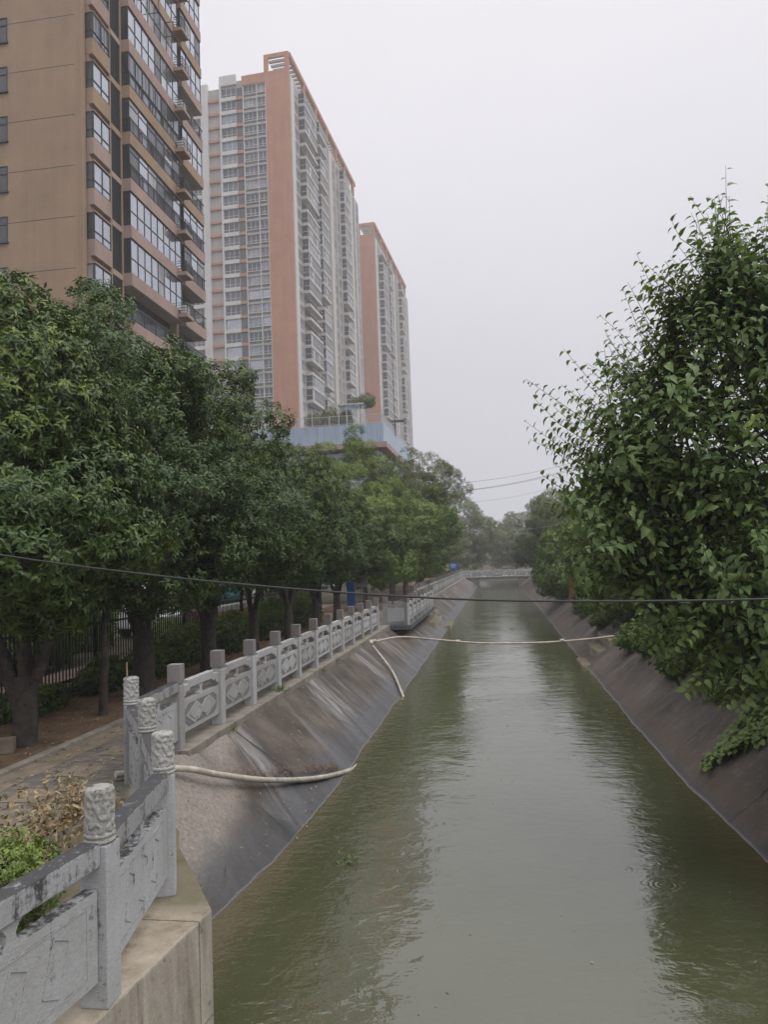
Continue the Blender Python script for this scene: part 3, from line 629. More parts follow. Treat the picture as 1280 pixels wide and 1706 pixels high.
# ------------------------------------------------------------------ foliage
def unit(a): return a / np.maximum(np.linalg.norm(a, axis=1, keepdims=True), 1e-9)
def leaf_mesh(name, P, D, Nn, L, W, tint, mat, detail=True, droop=.25, fold=.18):
    """P base points, D leaf axis, Nn upper-side normal; each leaf folded on its rib and drooping at the tip."""
    D = unit(D); S = unit(np.cross(D, Nn)); U = np.cross(S, D); n = len(P); L = L[:, None]; W = W[:, None]
    if detail:
        q = [P, P + D * L * .36 - U * (L * droop * .10), P + D * L * .72 - U * (L * droop * .42), P + D * L - U * (L * droop),
             P + D * L * .26 + S * W * .46 + U * W * fold, P + D * L * .62 + S * W * .40 + U * (W * fold - L * droop * .3),
             P + D * L * .26 - S * W * .46 + U * W * fold, P + D * L * .62 - S * W * .40 + U * (W * fold - L * droop * .3)]
        F4 = np.array([[1, 2, 5, 4], [2, 1, 6, 7]]); F3 = np.array([[0, 1, 4], [2, 3, 5], [1, 0, 6], [3, 2, 7]])
    else:
        q = [P, P + D * L * .5 - U * (L * droop * .2), P + D * L - U * (L * droop), P + D * L * .45 + S * W * .5 + U * W * fold, P + D * L * .45 - S * W * .5 + U * W * fold]
        F4 = np.array([[0, 1, 2, 3], [0, 4, 2, 1]]); F3 = np.zeros((0, 3), int)
    k = len(q); V = np.stack(q, 1).reshape(-1, 3)
    base = (np.arange(n) * k)[:, None, None]
    i4 = (F4[None] + base).reshape(-1); i3 = (F3[None] + base).reshape(-1)
    me = bpy.data.meshes.new(name); me.vertices.add(len(V)); me.vertices.foreach_set('co', V.astype(np.float32).ravel())
    n4, n3 = len(i4) // 4, len(i3) // 3
    me.loops.add(len(i4) + len(i3)); me.loops.foreach_set('vertex_index', np.concatenate([i4, i3]).astype(np.int32))
    me.polygons.add(n4 + n3); me.polygons.foreach_set('loop_start', np.concatenate([np.arange(n4) * 4, n4 * 4 + np.arange(n3) * 3]).astype(np.int32))
    me.update(calc_edges=True)
    a = me.attributes.new('tint', 'FLOAT_COLOR', 'POINT'); col = np.ones((n, k, 4), np.float32); col[:, :, 0] = tint[:, None, 0]; col[:, :, 1] = tint[:, None, 1]; col[:, :, 2] = 0
    a.data.foreach_set('color', col.ravel()); me.materials.append(mat); me.polygons.foreach_set('use_smooth', np.ones(n4 + n3, bool)); me.update()
    return me
def sphere_dirs(n): return unit(RNG.normal(size=(n, 3)))
def lumpy(d, seed, amp):
    s = np.random.default_rng(seed); r = np.zeros(len(d))
    for k in range(7):
        f = unit(s.normal(size=(1, 3)))[0] * s.uniform(2, 6.5); r += np.sin(d @ f + s.uniform(0, 6.28)) / 7
    return 1 + amp * r * 1.7
def crown_points(lumps, density, shell=.16, seed=0, amp=.16, zmin=None):
    """Points with outward directions spread through the outer part of a union of lumpy ellipsoids."""
    Ps, Os = [], []
    for i, (c, r) in enumerate(lumps):
        c = np.array(c, float); r = np.array(r, float)
        area = 4 * PI * ((r[0] * r[1]) ** 1.6 + (r[0] * r[2]) ** 1.6 + (r[1] * r[2]) ** 1.6) ** (1 / 1.6) / 3 ** (1 / 1.6)
        n = int(area * density); d = sphere_dirs(n)
        rad = lumpy(d, seed + i, amp) * (1 - np.abs(RNG.normal(0, shell, n))).clip(.25, 1)
        p = c + d * r * rad[:, None]; keep = np.ones(n, bool)
        for j, (c2, r2) in enumerate(lumps):
            if j != i: keep &= ((((p - np.array(c2)) / np.array(r2)) ** 2).sum(1) > .52)
        if zmin is not None: keep &= p[:, 2] > zmin
        Ps.append(p[keep]); Os.append(unit(d / r)[keep])
    return np.concatenate(Ps), np.concatenate(Os)
def clustered(lumps, density, seed, amp, zmin, rs, cd, fill=.25):
    """Leaf positions gathered into many separate boughs over the crown, with dark gaps between, and a thinner inner filling."""
    Pc, Oc = crown_points(lumps, cd, .10, seed, amp, zmin); nc = len(Pc)
    r = rs * RNG.uniform(.6, 1.35, nc); cnt = np.maximum(4, (density / cd * (r / rs) ** 2 * (1 - fill))).astype(int)
    idx = np.repeat(np.arange(nc), cnt); d = sphere_dirs(len(idx)); dot = (d * Oc[idx]).sum(1)
    flip = dot < -.15; d[flip] -= 2 * dot[flip][:, None] * Oc[idx][flip]
    rad = r[idx] * (1 - np.abs(RNG.normal(0, .22, len(idx)))).clip(.1, 1)
    P = Pc[idx] + d * rad[:, None] * np.array([1, 1, .72]); O = unit(d + Oc[idx] * .7)
    Pf, Of = crown_points([(c, tuple(q * .74 for q in rr)) for c, rr in lumps], density * fill, .12, seed, amp, zmin)
    return np.concatenate([P, Pf]), np.concatenate([O, Of])
def rosettes(name, lumps, density, mat, leaf=(.09, .034), per=7, shell=.16, seed=0, amp=.16, detail=True, young=.12, zmin=None, topz=None, spread=.9, lean=.55, rs=0, cd=3.0):
    P, O = clustered(lumps, density, seed, amp, zmin, rs, cd) if rs else crown_points(lumps, density, shell, seed, amp, zmin)
    n = len(P)
    O = unit(O + RNG.normal(0, .35, (n, 3)) + np.array([0, 0, .35]))
    a = unit(np.cross(O, RNG.normal(size=(n, 3)))); b = np.cross(O, a)
    th = (np.arange(per) * 2.4)[None] + RNG.uniform(0, 6.28, (n, 1))
    rad = a[:, None] * np.cos(th)[..., None] + b[:, None] * np.sin(th)[..., None]
    up = lean * RNG.uniform(.2, 1.6, (n, per, 1)); D = O[:, None] * up + rad * spread - np.array([0, 0, .34])
    Pb = P[:, None] + O[:, None] * (np.arange(per)[None, :, None] * leaf[0] * .16) + RNG.normal(0, leaf[0] * .15, (n, per, 3))
    Nn = O[:, None] + rad * -.3 + RNG.normal(0, .25, (n, per, 3))
    f = lambda q: q.reshape(-1, 3)
    L = leaf[0] * RNG.uniform(.7, 1.25, n * per); W = leaf[1] * RNG.uniform(.8, 1.2, n * per)
    cl = np.repeat(RNG.uniform(0, 1, n), per); t0 = (.35 * cl + .65 * RNG.uniform(0, 1, n * per))
    tz = topz if topz is not None else np.percentile(P[:, 2], 62)
    yg = np.repeat((RNG.uniform(0, 1, n) < young * (1 + 5.5 * (P[:, 2] > tz) * (O[:, 2] > .2))), per) * RNG.uniform(.25, .95, n * per)
    return leaf_mesh(name, f(Pb), f(D), unit(f(Nn)), L, W, np.stack([t0, yg], 1), mat, detail, .38, .16)
def limb(a, b, n=6, wob=.06, sag=0):
    a = np.array(a, float); b = np.array(b, float); l = np.linalg.norm(b - a); out = []
    for k in range(n + 1):
        q = k / n; out.append(a + (b - a) * q + RNG.normal(0, wob * l / 6, 3) * math.sin(PI * q) + np.array([0, 0, sag * math.sin(PI * q)]))
    return [tuple(v) for v in out]
def trunk_mesh(stems, mat, name='trunk'):
    mb = MB()
    for pts, r0, r1 in stems: mb.tube(pts, [r0 + (r1 - r0) * (k / (len(pts) - 1)) ** .8 for k in range(len(pts))], 10)
    return mb.mesh(name, [mat])
def forked(h, spread, r, nf=4, base_h=.8, lean=(0, 0)):
    """a short bole that splits into rising limbs"""
    st = []
    bole = [(0, 0, -.08), (0.01, .0, base_h * .25), (lean[0] * .4, lean[1] * .4, base_h * .7), (lean[0], lean[1], base_h)]
    st.append((bole, r * 1.25, r * .9)); a0 = random.uniform(0, 6)
    for k in range(nf):
        a = a0 + 2 * PI * k / nf + random.uniform(-.4, .4); s = spread * random.uniform(.6, 1.1)
        e_ = (lean[0] + s * math.cos(a), lean[1] + s * math.sin(a), h * random.uniform(.8, 1.0))
        p = limb((lean[0], lean[1], base_h * .8), e_, 7, .12, .0); st.append((p, r * .62, r * .16))
        for j in range(3):
            q = p[3 + j]; e2 = (q[0] + random.uniform(-.9, .9) * spread * .6, q[1] + random.uniform(-.9, .9) * spread * .6, q[2] + random.uniform(.5, 1.2) * h * .2)
            st.append((limb(q, e2, 4, .1), r * .22, r * .07))
    return st
def tree(name, label, loc, stems, bark, crown_me, group=None, rotz=0, scale=1, cat='tree'):
    root = thing(name, label, cat, loc, group)
    tr = link('trunk', trunk_mesh(stems, bark) if isinstance(stems, list) else stems, root, (0, 0, 0), rotz, (scale,) * 3)
    link('crown', crown_me, root, (0, 0, 0), rotz, (scale,) * 3); return root

G = 'dense rounded evergreen trees in a row along the left bank'
# nearest tree: dome plus a low bulge over the path
c1 = rosettes('crown', [((-.45, .2, 4.85), (1.5, 1.6, 1.8)), ((.35, -.3, 3.2), (1.5, 1.6, 1.25)), ((-1.4, .3, 3.9), (1.6, 1.8, 2.0))], 190, M['leaf_dark'], (.105, .040), 7, .15, 3, .26, young=.07, rs=.48, cd=2.2, zmin=1.75)
tree('evergreen_tree', 'nearest rounded evergreen tree with several stems, at the left edge behind a yellow brick', (-6.85, 10.05, 1.16),
     [([(0, 0, -.1), (.02, 0, .3), (.0, .03, .7), (0, 0, 1.0)], .19, .15), (limb((-.05, 0, .6), (-.75, -.1, 2.6), 6), .10, .06), (limb((.02, .03, .8), (-.12, .2, 3.0), 6), .10, .06), (limb((.06, 0, .7), (.75, .35, 2.7), 6), .10, .055), (limb((.0, 0, .8), (.25, -.4, 2.8), 6), .08, .05), (limb((-.1, 0, .5), (-1.2, .5, 2.4), 6), .08, .04)], M['bark'], c1, G)
c2 = rosettes('crown', [((-1.0, .2, 5.3), (1.75, 1.9, 2.4)), ((.15, .1, 4.6), (1.55, 1.7, 1.7)), ((.55, -.2, 3.2), (1.6, 1.7, 1.35)), ((-1.4, 0, 3.8), (1.9, 1.9, 1.9))], 150, M['leaf_dark'], (.10, .038), 7, .15, 17, .26, young=.09, rs=.48, cd=2.2, zmin=1.95)
tree('evergreen_tree', 'tallest rounded evergreen tree, second from the left, in front of the brown building', (-6.85, 13.75, 1.16), forked(5.2, 1.2, .2, 4, 1.3), M['bark'], c2, G)
c3 = rosettes('crown', [((.0, .1, 4.95), (1.6, 1.5, 2.15)), ((.75, -.1, 3.3), (1.55, 1.4, 1.4)), ((-1., 0, 3.6), (1.7, 1.5, 1.8))], 135, M['leaf_dark'], (.105, .040), 7, .15, 29, .26, young=.08, rs=.48, cd=2.2, zmin=2.15)
st3 = forked(4.2, 1.0, .17, 4, 1.35)
t3 = tree('evergreen_tree', 'third rounded evergreen tree along the bank, forking above the square railing posts', (-6.8, 16.9, 1.16), st3, M['bark'], c3, G)
def copy_tree(src, loc, rz, s, label, group):
    r = src.copy(); C.objects.link(r); r.location = loc; r['label'] = label
    if group: r['group'] = group
    for ch in src.children:
        c = ch.copy(); C.objects.link(c); c.parent = r; c.rotation_euler = (0, 0, rz); c.scale = (s[0], s[0], s[1])
    return r
copy_tree(t3, (-6.8, 20.2, 1.16), 2.3, (.84, .93), 'fourth rounded evergreen tree along the bank, lower than the third', G)
copy_tree(t3, (-6.75, 23.6, 1.16), 4.2, (.82, .88), 'fifth rounded evergreen tree along the bank, beside the middle of the near railing', G)
copy_tree(t3, (-6.8, 27.4, 1.16), .9, (.86, .84), 'sixth rounded evergreen tree along the bank, near the platform corner', G)
copy_tree(t3, (-6.9, 31.6, 1.16), 3.1, (.88, .88), 'seventh rounded evergreen tree, behind the grey notice board', G)

G2 = 'looser light green trees along the far left bank'
c4 = rosettes('crown', [((0, 0, 4.9), (2.7, 2.8, 3.0)), ((1.2, -.4, 3.5), (1.9, 2, 1.6)), ((-1.2, .5, 6.2), (1.6, 1.7, 1.8)), ((.9, .4, 6.6), (1.4, 1.4, 1.7))], 60, M['leaf_bright'], (.15, .06), 7, .22, 41, .45, detail=False, young=.2, rs=.6, cd=.95, zmin=1.2)
st4 = forked(6, 1.4, .18, 4, 1.8)
t4 = tree('broadleaf_tree', 'bright green tree behind the platform railing', (-6.9, 38.5, 1.16), st4, M['bark_pale'], c4, G2, 0, .74)
copy_tree(t4, (-6.6, 46.5, 1.16), 1.3, (1.0, .78), 'taller bright green tree just past the platform', G2)
copy_tree(t4, (-6.6, 53.5, 1.16), 2.9, (1.05, .92), 'bright green tree leaning out over the middle of the far railing', G2)
copy_tree(t4, (-6.6, 62, 1.16), 4.4, (1.0, .9), 'bright green tree just short of the blue sign board', G2)
copy_tree(t4, (-7.6, 71, 1.16), 5.4, (1.2, 1.05), 'bright green tree over the blue sign board', G2)
# feathery tree in front of the blue building
c5 = rosettes('crown', [((0, 0, 7.0), (2.3, 2.2, 2.6)), ((-1.4, 0, 8.6), (1.0, 1.0, 1.9)), ((.7, .3, 9.6), (.9, .9, 1.9)), ((2.1, .2, 8.2), (1.1, 1.0, 1.5)), ((-2.6, .2, 7.2), (1.1, 1, 1.5)), ((.2, 0, 5), (2.6, 2.6, 2.2)), ((3.0, .3, 6.2), (1.3, 1.2, 1.2))], 80, M['leaf_bright'], (.17, .045), 6, .3, 61, .45, detail=False, young=.1, rs=.62, cd=1.1)
tree('feathery_tree', 'tall feathery tree in front of the blue building', (-8.9, 45, 1.16), forked(8, 1.5, .2, 5, 2.5), M['bark'], c5, None, 0, .90)
c6 = rosettes('crown', [((0, 0, 6.6), (2.0, 2.0, 2.4)), ((1.4, .2, 8.6), (1.0, 1.0, 1.3)), ((2.4, 0, 7.6), (.9, 1.0, .9)), ((-.8, 0, 8.8), (1.2, 1.2, 1.5))], 75, M['leaf_soft'], (.16, .035), 6, .35, 77, .5, detail=False, young=.1, rs=.62, cd=1.1)
tree('feathery_tree', 'feathery tree with wispy twigs against the sky at the right end of the row', (-5.7, 56, 1.16), forked(7.5, 1.5, .17, 5, 2.5), M['bark'], c6)
c7 = rosettes('crown', [((0, 0, 8), (4.2, 4.2, 4.5)), ((2.5, 0, 6), (3, 3, 3)), ((-2.5, 0, 6), (3, 3, 3)), ((.5, -1, 3.6), (4, 4, 2.6))], 16, M['leaf_grey'], (.30, .10), 7, .25, 83, .35, detail=False, rs=1.0, cd=.45)
st7 = forked(8, 2.5, .3, 5, 2.5)
t7 = tree('willow_tree', 'hazy grey green tree on the left bank beyond the distant bridge', (-6.2, 122, 1.16), st7, M['bark'], c7)
G3 = 'faded trees beyond the distant bridge'
copy_tree(t7, (-9.5, 108, 1.16), 2.2, (.95, .8), 'faded grey green tree left of the distant bridge', G3)
copy_tree(t7, (-22, 112, 1.16), 1.2, (1.15, 1.6), 'tall faded tree standing beyond the end of the blue building', G3)
copy_tree(t7, (3.5, 150, 1.16), 3.9, (1.0, .85), 'faded small tree closing the view over the canal', G3)
copy_tree(t7, (9.5, 118, 1.16), 5.2, (1.0, .95), 'faded grey green tree on the right bank beyond the distant bridge', G3)
# right bank, far to near
c8 = rosettes('crown', [((0, 0, 5.6), (3.0, 3.0, 2.9)), ((-1.4, 0, 4.0), (2.2, 2.3, 2.0)), ((1.6, 0, 4), (2.2, 2.2, 2))], 34, M['leaf_soft'], (.22, .085), 7, .25, 91, .35, detail=False, young=.15, rs=.62, cd=1.1)
st8 = forked(5.5, 1.5, .2, 4, 1.6)
t8 = tree('broadleaf_tree', 'large rounded tree on the right bank over the end of the distant bridge', (6.4, 78, 1.2), st8, M['bark'], c8)
copy_tree(t8, (4.4, 88, 1.2), 2, (.75, .62), 'smaller pale green tree on the right bank beside the distant bridge', None)
copy_tree(t8, (9.5, 62, 1.2), 4, (1.15, .95), 'broad tree behind the right bank bushes, under the power wires', None)
c9 = rosettes('crown', [((0, 0, 2.5), (1.8, 2.0, 1.9)), ((-.9, -.3, 1.5), (1.3, 1.5, 1.5)), ((.8, .3, 2.9), (1.3, 1.4, 1.4))], 75, M['leaf_bright'], (.15, .075), 6, .25, 97, .35, detail=False, young=.15, rs=.45, cd=2.2)
st9 = [(limb((0, 0, -.1), (.3, .1, 2), 4), .09, .04), (limb((0, 0, 0), (-.6, .1, 2), 4), .07, .03), (limb((.1, 0, 0), (.9, .4, 2.2), 4), .06, .03)]
t9 = tree('leafy_bush', 'green bush overhanging the right bank in the middle distance', (4.6, 47, 1.1), st9, M['bark'], c9, cat='bush')
copy_tree(t9, (5.4, 40, 1.1), 2.5, (.9, .9), 'green bush behind the reddish stump on the right bank', None)
copy_tree(t9, (5.6, 33.5, 1.1), 4.1, (1.0, .95), 'green bush on the right bank behind the pipe end', None)
copy_tree(t9, (5.6, 27, 1.1), 5.2, (1.0, .9), 'green bush at the end of the thin pipe', None)
copy_tree(t9, (5.5, 19.5, 1.1), 1.0, (.85, .85), 'green bush on the right bank behind the big tree', None)
c10 = rosettes('crown', [((0, 0, 1.6), (1.1, 1.2, 1.4)), ((.5, -.2, .9), (1., 1., 1.))], 55, M['leaf_brown'], (.13, .05), 6, .35, 101, .4, detail=False, young=.05)
tree('dry_bush', 'dull brown dry bush on the right bank between green bushes', (4.75, 37, 1.1), st9, M['bark'], c10, cat='bush')

# ---- big broad-leaved tree leaning over the canal from the right
def shoots(n, lumps, seed, leafL=(.10, .145), up=.75):
    P, O = crown_points(lumps, 1, .3, seed, .3); k = int(len(P) / 1)
    return P, O
def big_tree():
    lumps = [((3.9, 9.5, 5.2), (2.2, 2.3, 2.1)), ((2.05, 9.0, 4.75), (1.4, 1.4, 1.05)), ((2.35, 9.1, 5.75), (.95, 1.0, .85)), ((2.8, 9.1, 6.7), (.75, .9, .75)), ((1.75, 9.0, 3.85), (1.05, 1.2, .75)), ((2.7, 9.2, 3.3), (1.35, 1.7, .95)), ((3.8, 9.8, 6.5), (1.4, 1.4, 1.2)), ((4.1, 9.0, 3.0), (1.9, 2.3, 1.25)), ((3.0, 8.3, 2.65), (.85, 1.0, .6))]
    Pc, Oc = crown_points(lumps, 2.7, .24, 131, .3); starts, ends = [], []; sprays = []
    for pc, oc in zip(Pc, Oc):                            # boughs that each fan out into leafy shoots
        low = pc[2] < 3.5
        d0 = oc * .9 + (np.array([-.12, -.12, -.02]) if low else np.array([-.1, -.02, .55])) + RNG.normal(0, .2, 3); d0 /= np.linalg.norm(d0)
        b0 = pc - d0 * .75; sprays.append((b0 - d0 * .5 + np.array([.2, .15, -.2]), b0 + d0 * .15))
        for _ in range(RNG.integers(6, 10)):
            d = d0 + RNG.normal(0, .36, 3); d /= np.linalg.norm(d); st_ = b0 + d0 * RNG.uniform(-.15, .35)
            starts.append(st_); ends.append(st_ + d * RNG.uniform(.5, 1.05))
    n = len(starts)
    # leading shoots that stand clear of the crown
    lead = [((2.9, 9.0, 6.2), (2.42, 9, 7.75)), ((3.1, 9.0, 6.3), (2.72, 9.1, 7.45)), ((3.3, 9.1, 6.4), (3.0, 9.1, 7.25)), ((3.5, 9.1, 6.3), (3.25, 9.0, 7.5)), ((3.7, 9.2, 6.6), (3.5, 9.1, 7.7)), ((3.9, 9.2, 6.6), (3.9, 9.1, 7.6)),
            ((2.5, 9.0, 5.9), (1.78, 9, 7.12)), ((2.6, 9.0, 6.0), (2.1, 9, 7.0)), ((2.3, 9.1, 5.6), (1.62, 9.1, 6.75)), ((2.1, 9, 5.4), (1.5, 8.9, 6.15)), ((2.0, 9.1, 5.2), (1.25, 9.1, 5.98)), ((1.9, 9, 5.1), (.88, 9, 6.05)),
            ((1.8, 9, 4.9), (1.05, 9, 5.7)), ((1.7, 9, 4.7), (.42, 9, 5.72)), ((1.7, 8.9, 4.6), (.72, 8.9, 5.35)), ((1.7, 9, 4.5), (.38, 9, 5.22)), ((1.7, 8.9, 4.4), (.62, 8.8, 4.9)), ((1.8, 9, 4.1), (.55, 8.9, 4.55)),
            ((1.9, 9, 4.0), (.7, 8.8, 4.25)), ((1.9, 9, 3.8), (.62, 8.8, 3.75)), ((2, 9, 3.6), (.75, 8.9, 3.35)), ((2.0, 9, 3.4), (1.0, 8.8, 2.98)), ((2.3, 8.7, 3.2), (1.5, 8.4, 2.55)), ((2.5, 8.5, 3.0), (1.85, 8.1, 2.2)), ((2.8, 8.4, 2.8), (2.25, 7.9, 2.05)),
            ((3.1, 8.3, 2.8), (2.7, 7.7, 2.15)), ((3.4, 8.3, 2.7), (3.1, 7.6, 2.0)), ((3.0, 8.0, 3.2), (2.6, 7.2, 2.9)), ((3.4, 8.0, 3.6), (3.0, 7.1, 3.5))]
    lead2 = []
    for a, b in lead:
        a = np.array(a); b = np.array(b); lead2.append((a, b))
        for _ in range(5): j = RNG.normal(0, .17, 3); lead2.append((a + j, a + (b - a) * RNG.uniform(.55, .82) + j * 1.1 + RNG.normal(0, .06, 3)))
    for a, b in lead2: starts.append(a); ends.append(b)
    lp, ld, ln, ll, lw, tt = [], [], [], [], [], []; tw = MB()
    for i, (a, b) in enumerate(zip(starts, ends)):
        a = np.array(a); b = np.array(b); ax = b - a; l = np.linalg.norm(ax); ax = ax / l; is_lead = i >= n
        side = np.cross(ax, [0, 0, 1.]); side /= max(np.linalg.norm(side), 1e-6); ph = random.uniform(0, 6.28)
        base_t = random.random(); yg = .8 if random.random() < .012 else 0; big = .85 if a[1] < 8.0 else 1.0
        step = .066 if not is_lead else .05; k = int(l / step); bend = RNG.normal(0, .05 * l, 3) + np.array([0, 0, -.05 * l])
        tw.tube([a, a + ax * l * .33 + bend * .89, a + ax * l * .67 + bend * .89, b], [.008, .006, .004, .002], 3, cap=False)
        for j in range(k):
            q = (j + .5) / k; p = a + ax * l * q + bend * 4 * q * (1 - q); s_ = 1 if j % 2 else -1
            th = ph + (0 if s_ > 0 else PI) + random.uniform(-.6, .6)
            oth = np.cross(ax, side); rad = side * math.cos(th) + oth * math.sin(th)
            d = rad * .95 + ax * .42 + np.array([0, 0, -.12]); d /= np.linalg.norm(d)
            size = random.choice((random.uniform(.08, .125), random.uniform(.11, .165))) * (1 - .35 * q ** 4) * big
            
            if p[1] < 7.3: continue
            lp.append(p + d * .012); ld.append(d); nn = np.array([0, 0, 1.]) * .75 + ax * .45 + RNG.normal(0, .34, 3); ln.append(nn)
            ll.append(size); lw.append(size * random.uniform(.52, .70)); tt.append((.5 * base_t + .5 * random.random(), yg * random.uniform(.6, 1) if yg else (.45 if random.random() < .01 else (.25 * q if is_lead else 0))))
    for a, b in sprays: tw.tube([a, (a + b) / 2 + RNG.normal(0, .03, 3), b], [.02, .015, .009], 5, cap=False)
    me = leaf_mesh('crown', np.array(lp), np.array(ld), np.array(ln), np.array(ll), np.array(lw), np.array(tt), M['leaf_mulberry'], True, .42, .17)
    root = thing('broadleaf_tree', 'big broad leaved tree leaning over the canal from the right bank', 'tree', (0, 0, 0))
    root.location = (5.2, 10.0, 1.15); ofs = (-5.2, -10.0, -1.15)
    link('crown', me, root, ofs); link('twig', tw.mesh('twig', [M['bark']]), root, ofs)
    st = [(limb((5.2, 10, 1.05), (4.9, 9.8, 2.6), 5), .2, .15), (limb((4.9, 9.8, 2.4), (2.2, 9.0, 4.6), 7), .11, .025), (limb((4.9, 9.8, 2.5), (3.3, 9.2, 6.6), 7), .11, .025), (limb((4.9, 9.8, 2.3), (2.7, 8.8, 3.1), 7), .09, .02),
          (limb((4.9, 9.8, 2.6), (4.4, 9.8, 7.0), 7), .12, .025), (limb((4.9, 9.8, 2.3), (3.4, 8.2, 2.8), 6), .07, .02), (limb((4.9, 9.8, 2.6), (5.8, 10, 6.0), 6), .1, .03)]
    link('trunk', trunk_mesh(st, M['bark']), root, ofs)
big_tree()
# right bank undergrowth behind and beneath it
c11 = rosettes('crown', [((0, 0, 1.2), (1.1, 1.9, 1.4)), ((.9, .6, 2.2), (1.3, 1.6, 1.8))], 90, M['leaf_mulberry'], (.13, .075), 6, .25, 141, .35, young=.03)
t11 = tree('leafy_bush', 'dark bush under the big tree on the right bank', (5.0, 12.6, 1.05), st9, M['bark'], c11, cat='bush')
copy_tree(t11, (5.3, 15.6, 1.05), 2.1, (1.0, 1.1), 'dark bush behind the big tree, nearer the broken steps', None)
copy_tree(t11, (4.9, 9.0, 1.1), .5, (.9, .85), 'dark bush at the right edge, nearest the camera', None)

GW = 'low weeds spilling over the top of the right bank'
cw = rosettes('weed_clump', [((0, 0, .25), (.5, .8, .42)), ((-.35, .2, 0), (.4, .6, .3)), ((.2, -.6, .2), (.4, .5, .4))], 130, M['leaf_bright'], (.10, .055), 6, .3, 151, .4, detail=False, young=.2)
for k, (y_, s_) in enumerate(((14.2, .8), (17.3, 1.0), (20.8, .8), (22.6, 1.1), (29.4, 1.0), (31.6, .8), (35.0, 1.2), (50.5, 1.3), (54.0, 1.5))):
    o = link('weed_clump', cw, None, (4.2 + .1 * math.sin(k * 3), y_, 1.12), k * .35, (s_, s_, s_ * .9)); tag(o, 'low green weeds spilling over the top edge of the right bank', 'weeds', GW)
M['stump'] = mottled('reddish stump bark', (.10, .045, .03), (.24, .115, .075), 6, .9, .8, .03, fine=14)
mb = MB(); mb.tube([(0, 0, -.1), (.02, 0, .2), (.0, .03, .7), (.03, .02, 1.15)], [.34, .25, .22, .21], 12)
o = mb.build('tree_stump', M['stump'], None, (4.15, 44.0, 1.15)); tag(o, 'reddish brown stump at the top of the right bank among the bushes', 'stump')
# creeper with round leaves on the right bank
def on_right(y, u):      # u 0 at water, 1 at top
    xa = np.interp(y, [q[0] for q in RB], [q[1] for q in RB]); xb = np.interp(y, [q[0] for q in RT], [q[1] for q in RT])
    return np.array([xa + (xb - xa) * u, y, 1.2 * u])
P = []
for k in range(900):
    strand = k % 6; q = random.random() ** .8
    y = 12.5 - .2 * strand + .25 * math.sin(q * 5 + strand); u = 1.15 - q * (.95 - .1 * strand)
    P.append(on_right(y + random.gauss(0, .1), u) + np.array([-.05, 0, .06 + random.uniform(0, .07)]))
P = np.array(P); nP = len(P)
me = leaf_mesh('creeper', P, unit(RNG.normal(0, 1, (nP, 3)) * np.array([1, 1, .3]) + np.array([-.5, -.1, -.4])), unit(np.tile([-.5, -.25, .85], (nP, 1)) + RNG.normal(0, .2, (nP, 3))), RNG.uniform(.07, .13, nP), RNG.uniform(.08, .13, nP),
               np.stack([RNG.uniform(0, 1, nP), (RNG.uniform(0, 1, nP) < .15) * .5], 1), M['leaf_bright'], True, .2, .05)
o = link('creeper', me); tag(o, 'round leaved creeper trailing down the right bank', 'creeper')

# hedges and shrubs behind and in front of the iron fence
def hedge(name, label, loc, r, mat, dens, leaf, seed, group=None, cat='shrub'):
    me = rosettes(name, [((0, 0, r[2] * .55), r), ((r[0] * .2, r[1] * .4, r[2] * .6), tuple(q * .7 for q in r))], dens, mat, leaf, 6, .25, seed, .3, detail=False, young=.15, zmin=0)
    o = link(name, me, None, loc); return tag(o, label, cat, group)
hedge('shrub', 'bright yellow green shrub behind the iron fence at the far left', (-12.0, 16.5, 1.15), (1.0, 3.2, 1.6), M['leaf_bright'], 90, (.11, .05), 201)
hedge('shrub', 'bright green shrub behind the iron fence, right of the thin trunk', (-13.4, 22.2, 1.15), (1.2, 2.0, 2.9), M['leaf_bright'], 90, (.11, .05), 203)
hedge('shrub', 'low green shrub in front of the yellow banded wall', (-10.3, 22.6, 1.15), (.5, 1.4, .6), M['leaf_bright'], 110, (.09, .045), 205)
hedge('shrub', 'dull red leaved shrub in front of the yellow banded wall', (-10.4, 24.6, 1.15), (.45, .8, .75), M['flower_red'], 110, (.09, .045), 207)
hedge('shrub', 'large green shrub at the left end of the courtyard', (-13.5, 9.0, 1.15), (1.4, 2.6, 2.2), M['leaf_bright'], 60, (.12, .05), 209)
for k, (x_, y_, r_) in enumerate(((-8.2, 12.2, (.35, 1.0, .3)), (-8.15, 14.6, (.4, .9, .45)), (-8.0, 16.3, (.45, .9, .5)), (-8.1, 18.6, (.5, 1.2, .65)), (-7.9, 21.4, (.6, 1.3, .75)), (-7.9, 25.0, (.6, 1.5, .8)), (-7.9, 29.0, (.7, 1.6, .9)))):
    hedge('shrub', ['low dark shrub at the iron fence beside the thin trunk', 'dark shrub at the iron fence between the thin trunk and the second tree', 'dark shrub behind the second tree trunk', 'dark shrub at the fence beside the third tree trunk', 'dark shrub under the fourth tree', 'dark shrub under the fifth tree', 'dark shrub under the sixth tree'][k],
          (x_, y_, 1.15), r_, M['leaf_dark'], 120, (.09, .04), 220 + k, 'low dark shrubs along the iron fence')
hedge('shrub', 'bright green clipped shrub behind the nearest railing', (-3.75, 4.75, 1.12), (.55, .75, .42), M['leaf_bright'], 330, (.045, .022), 240)
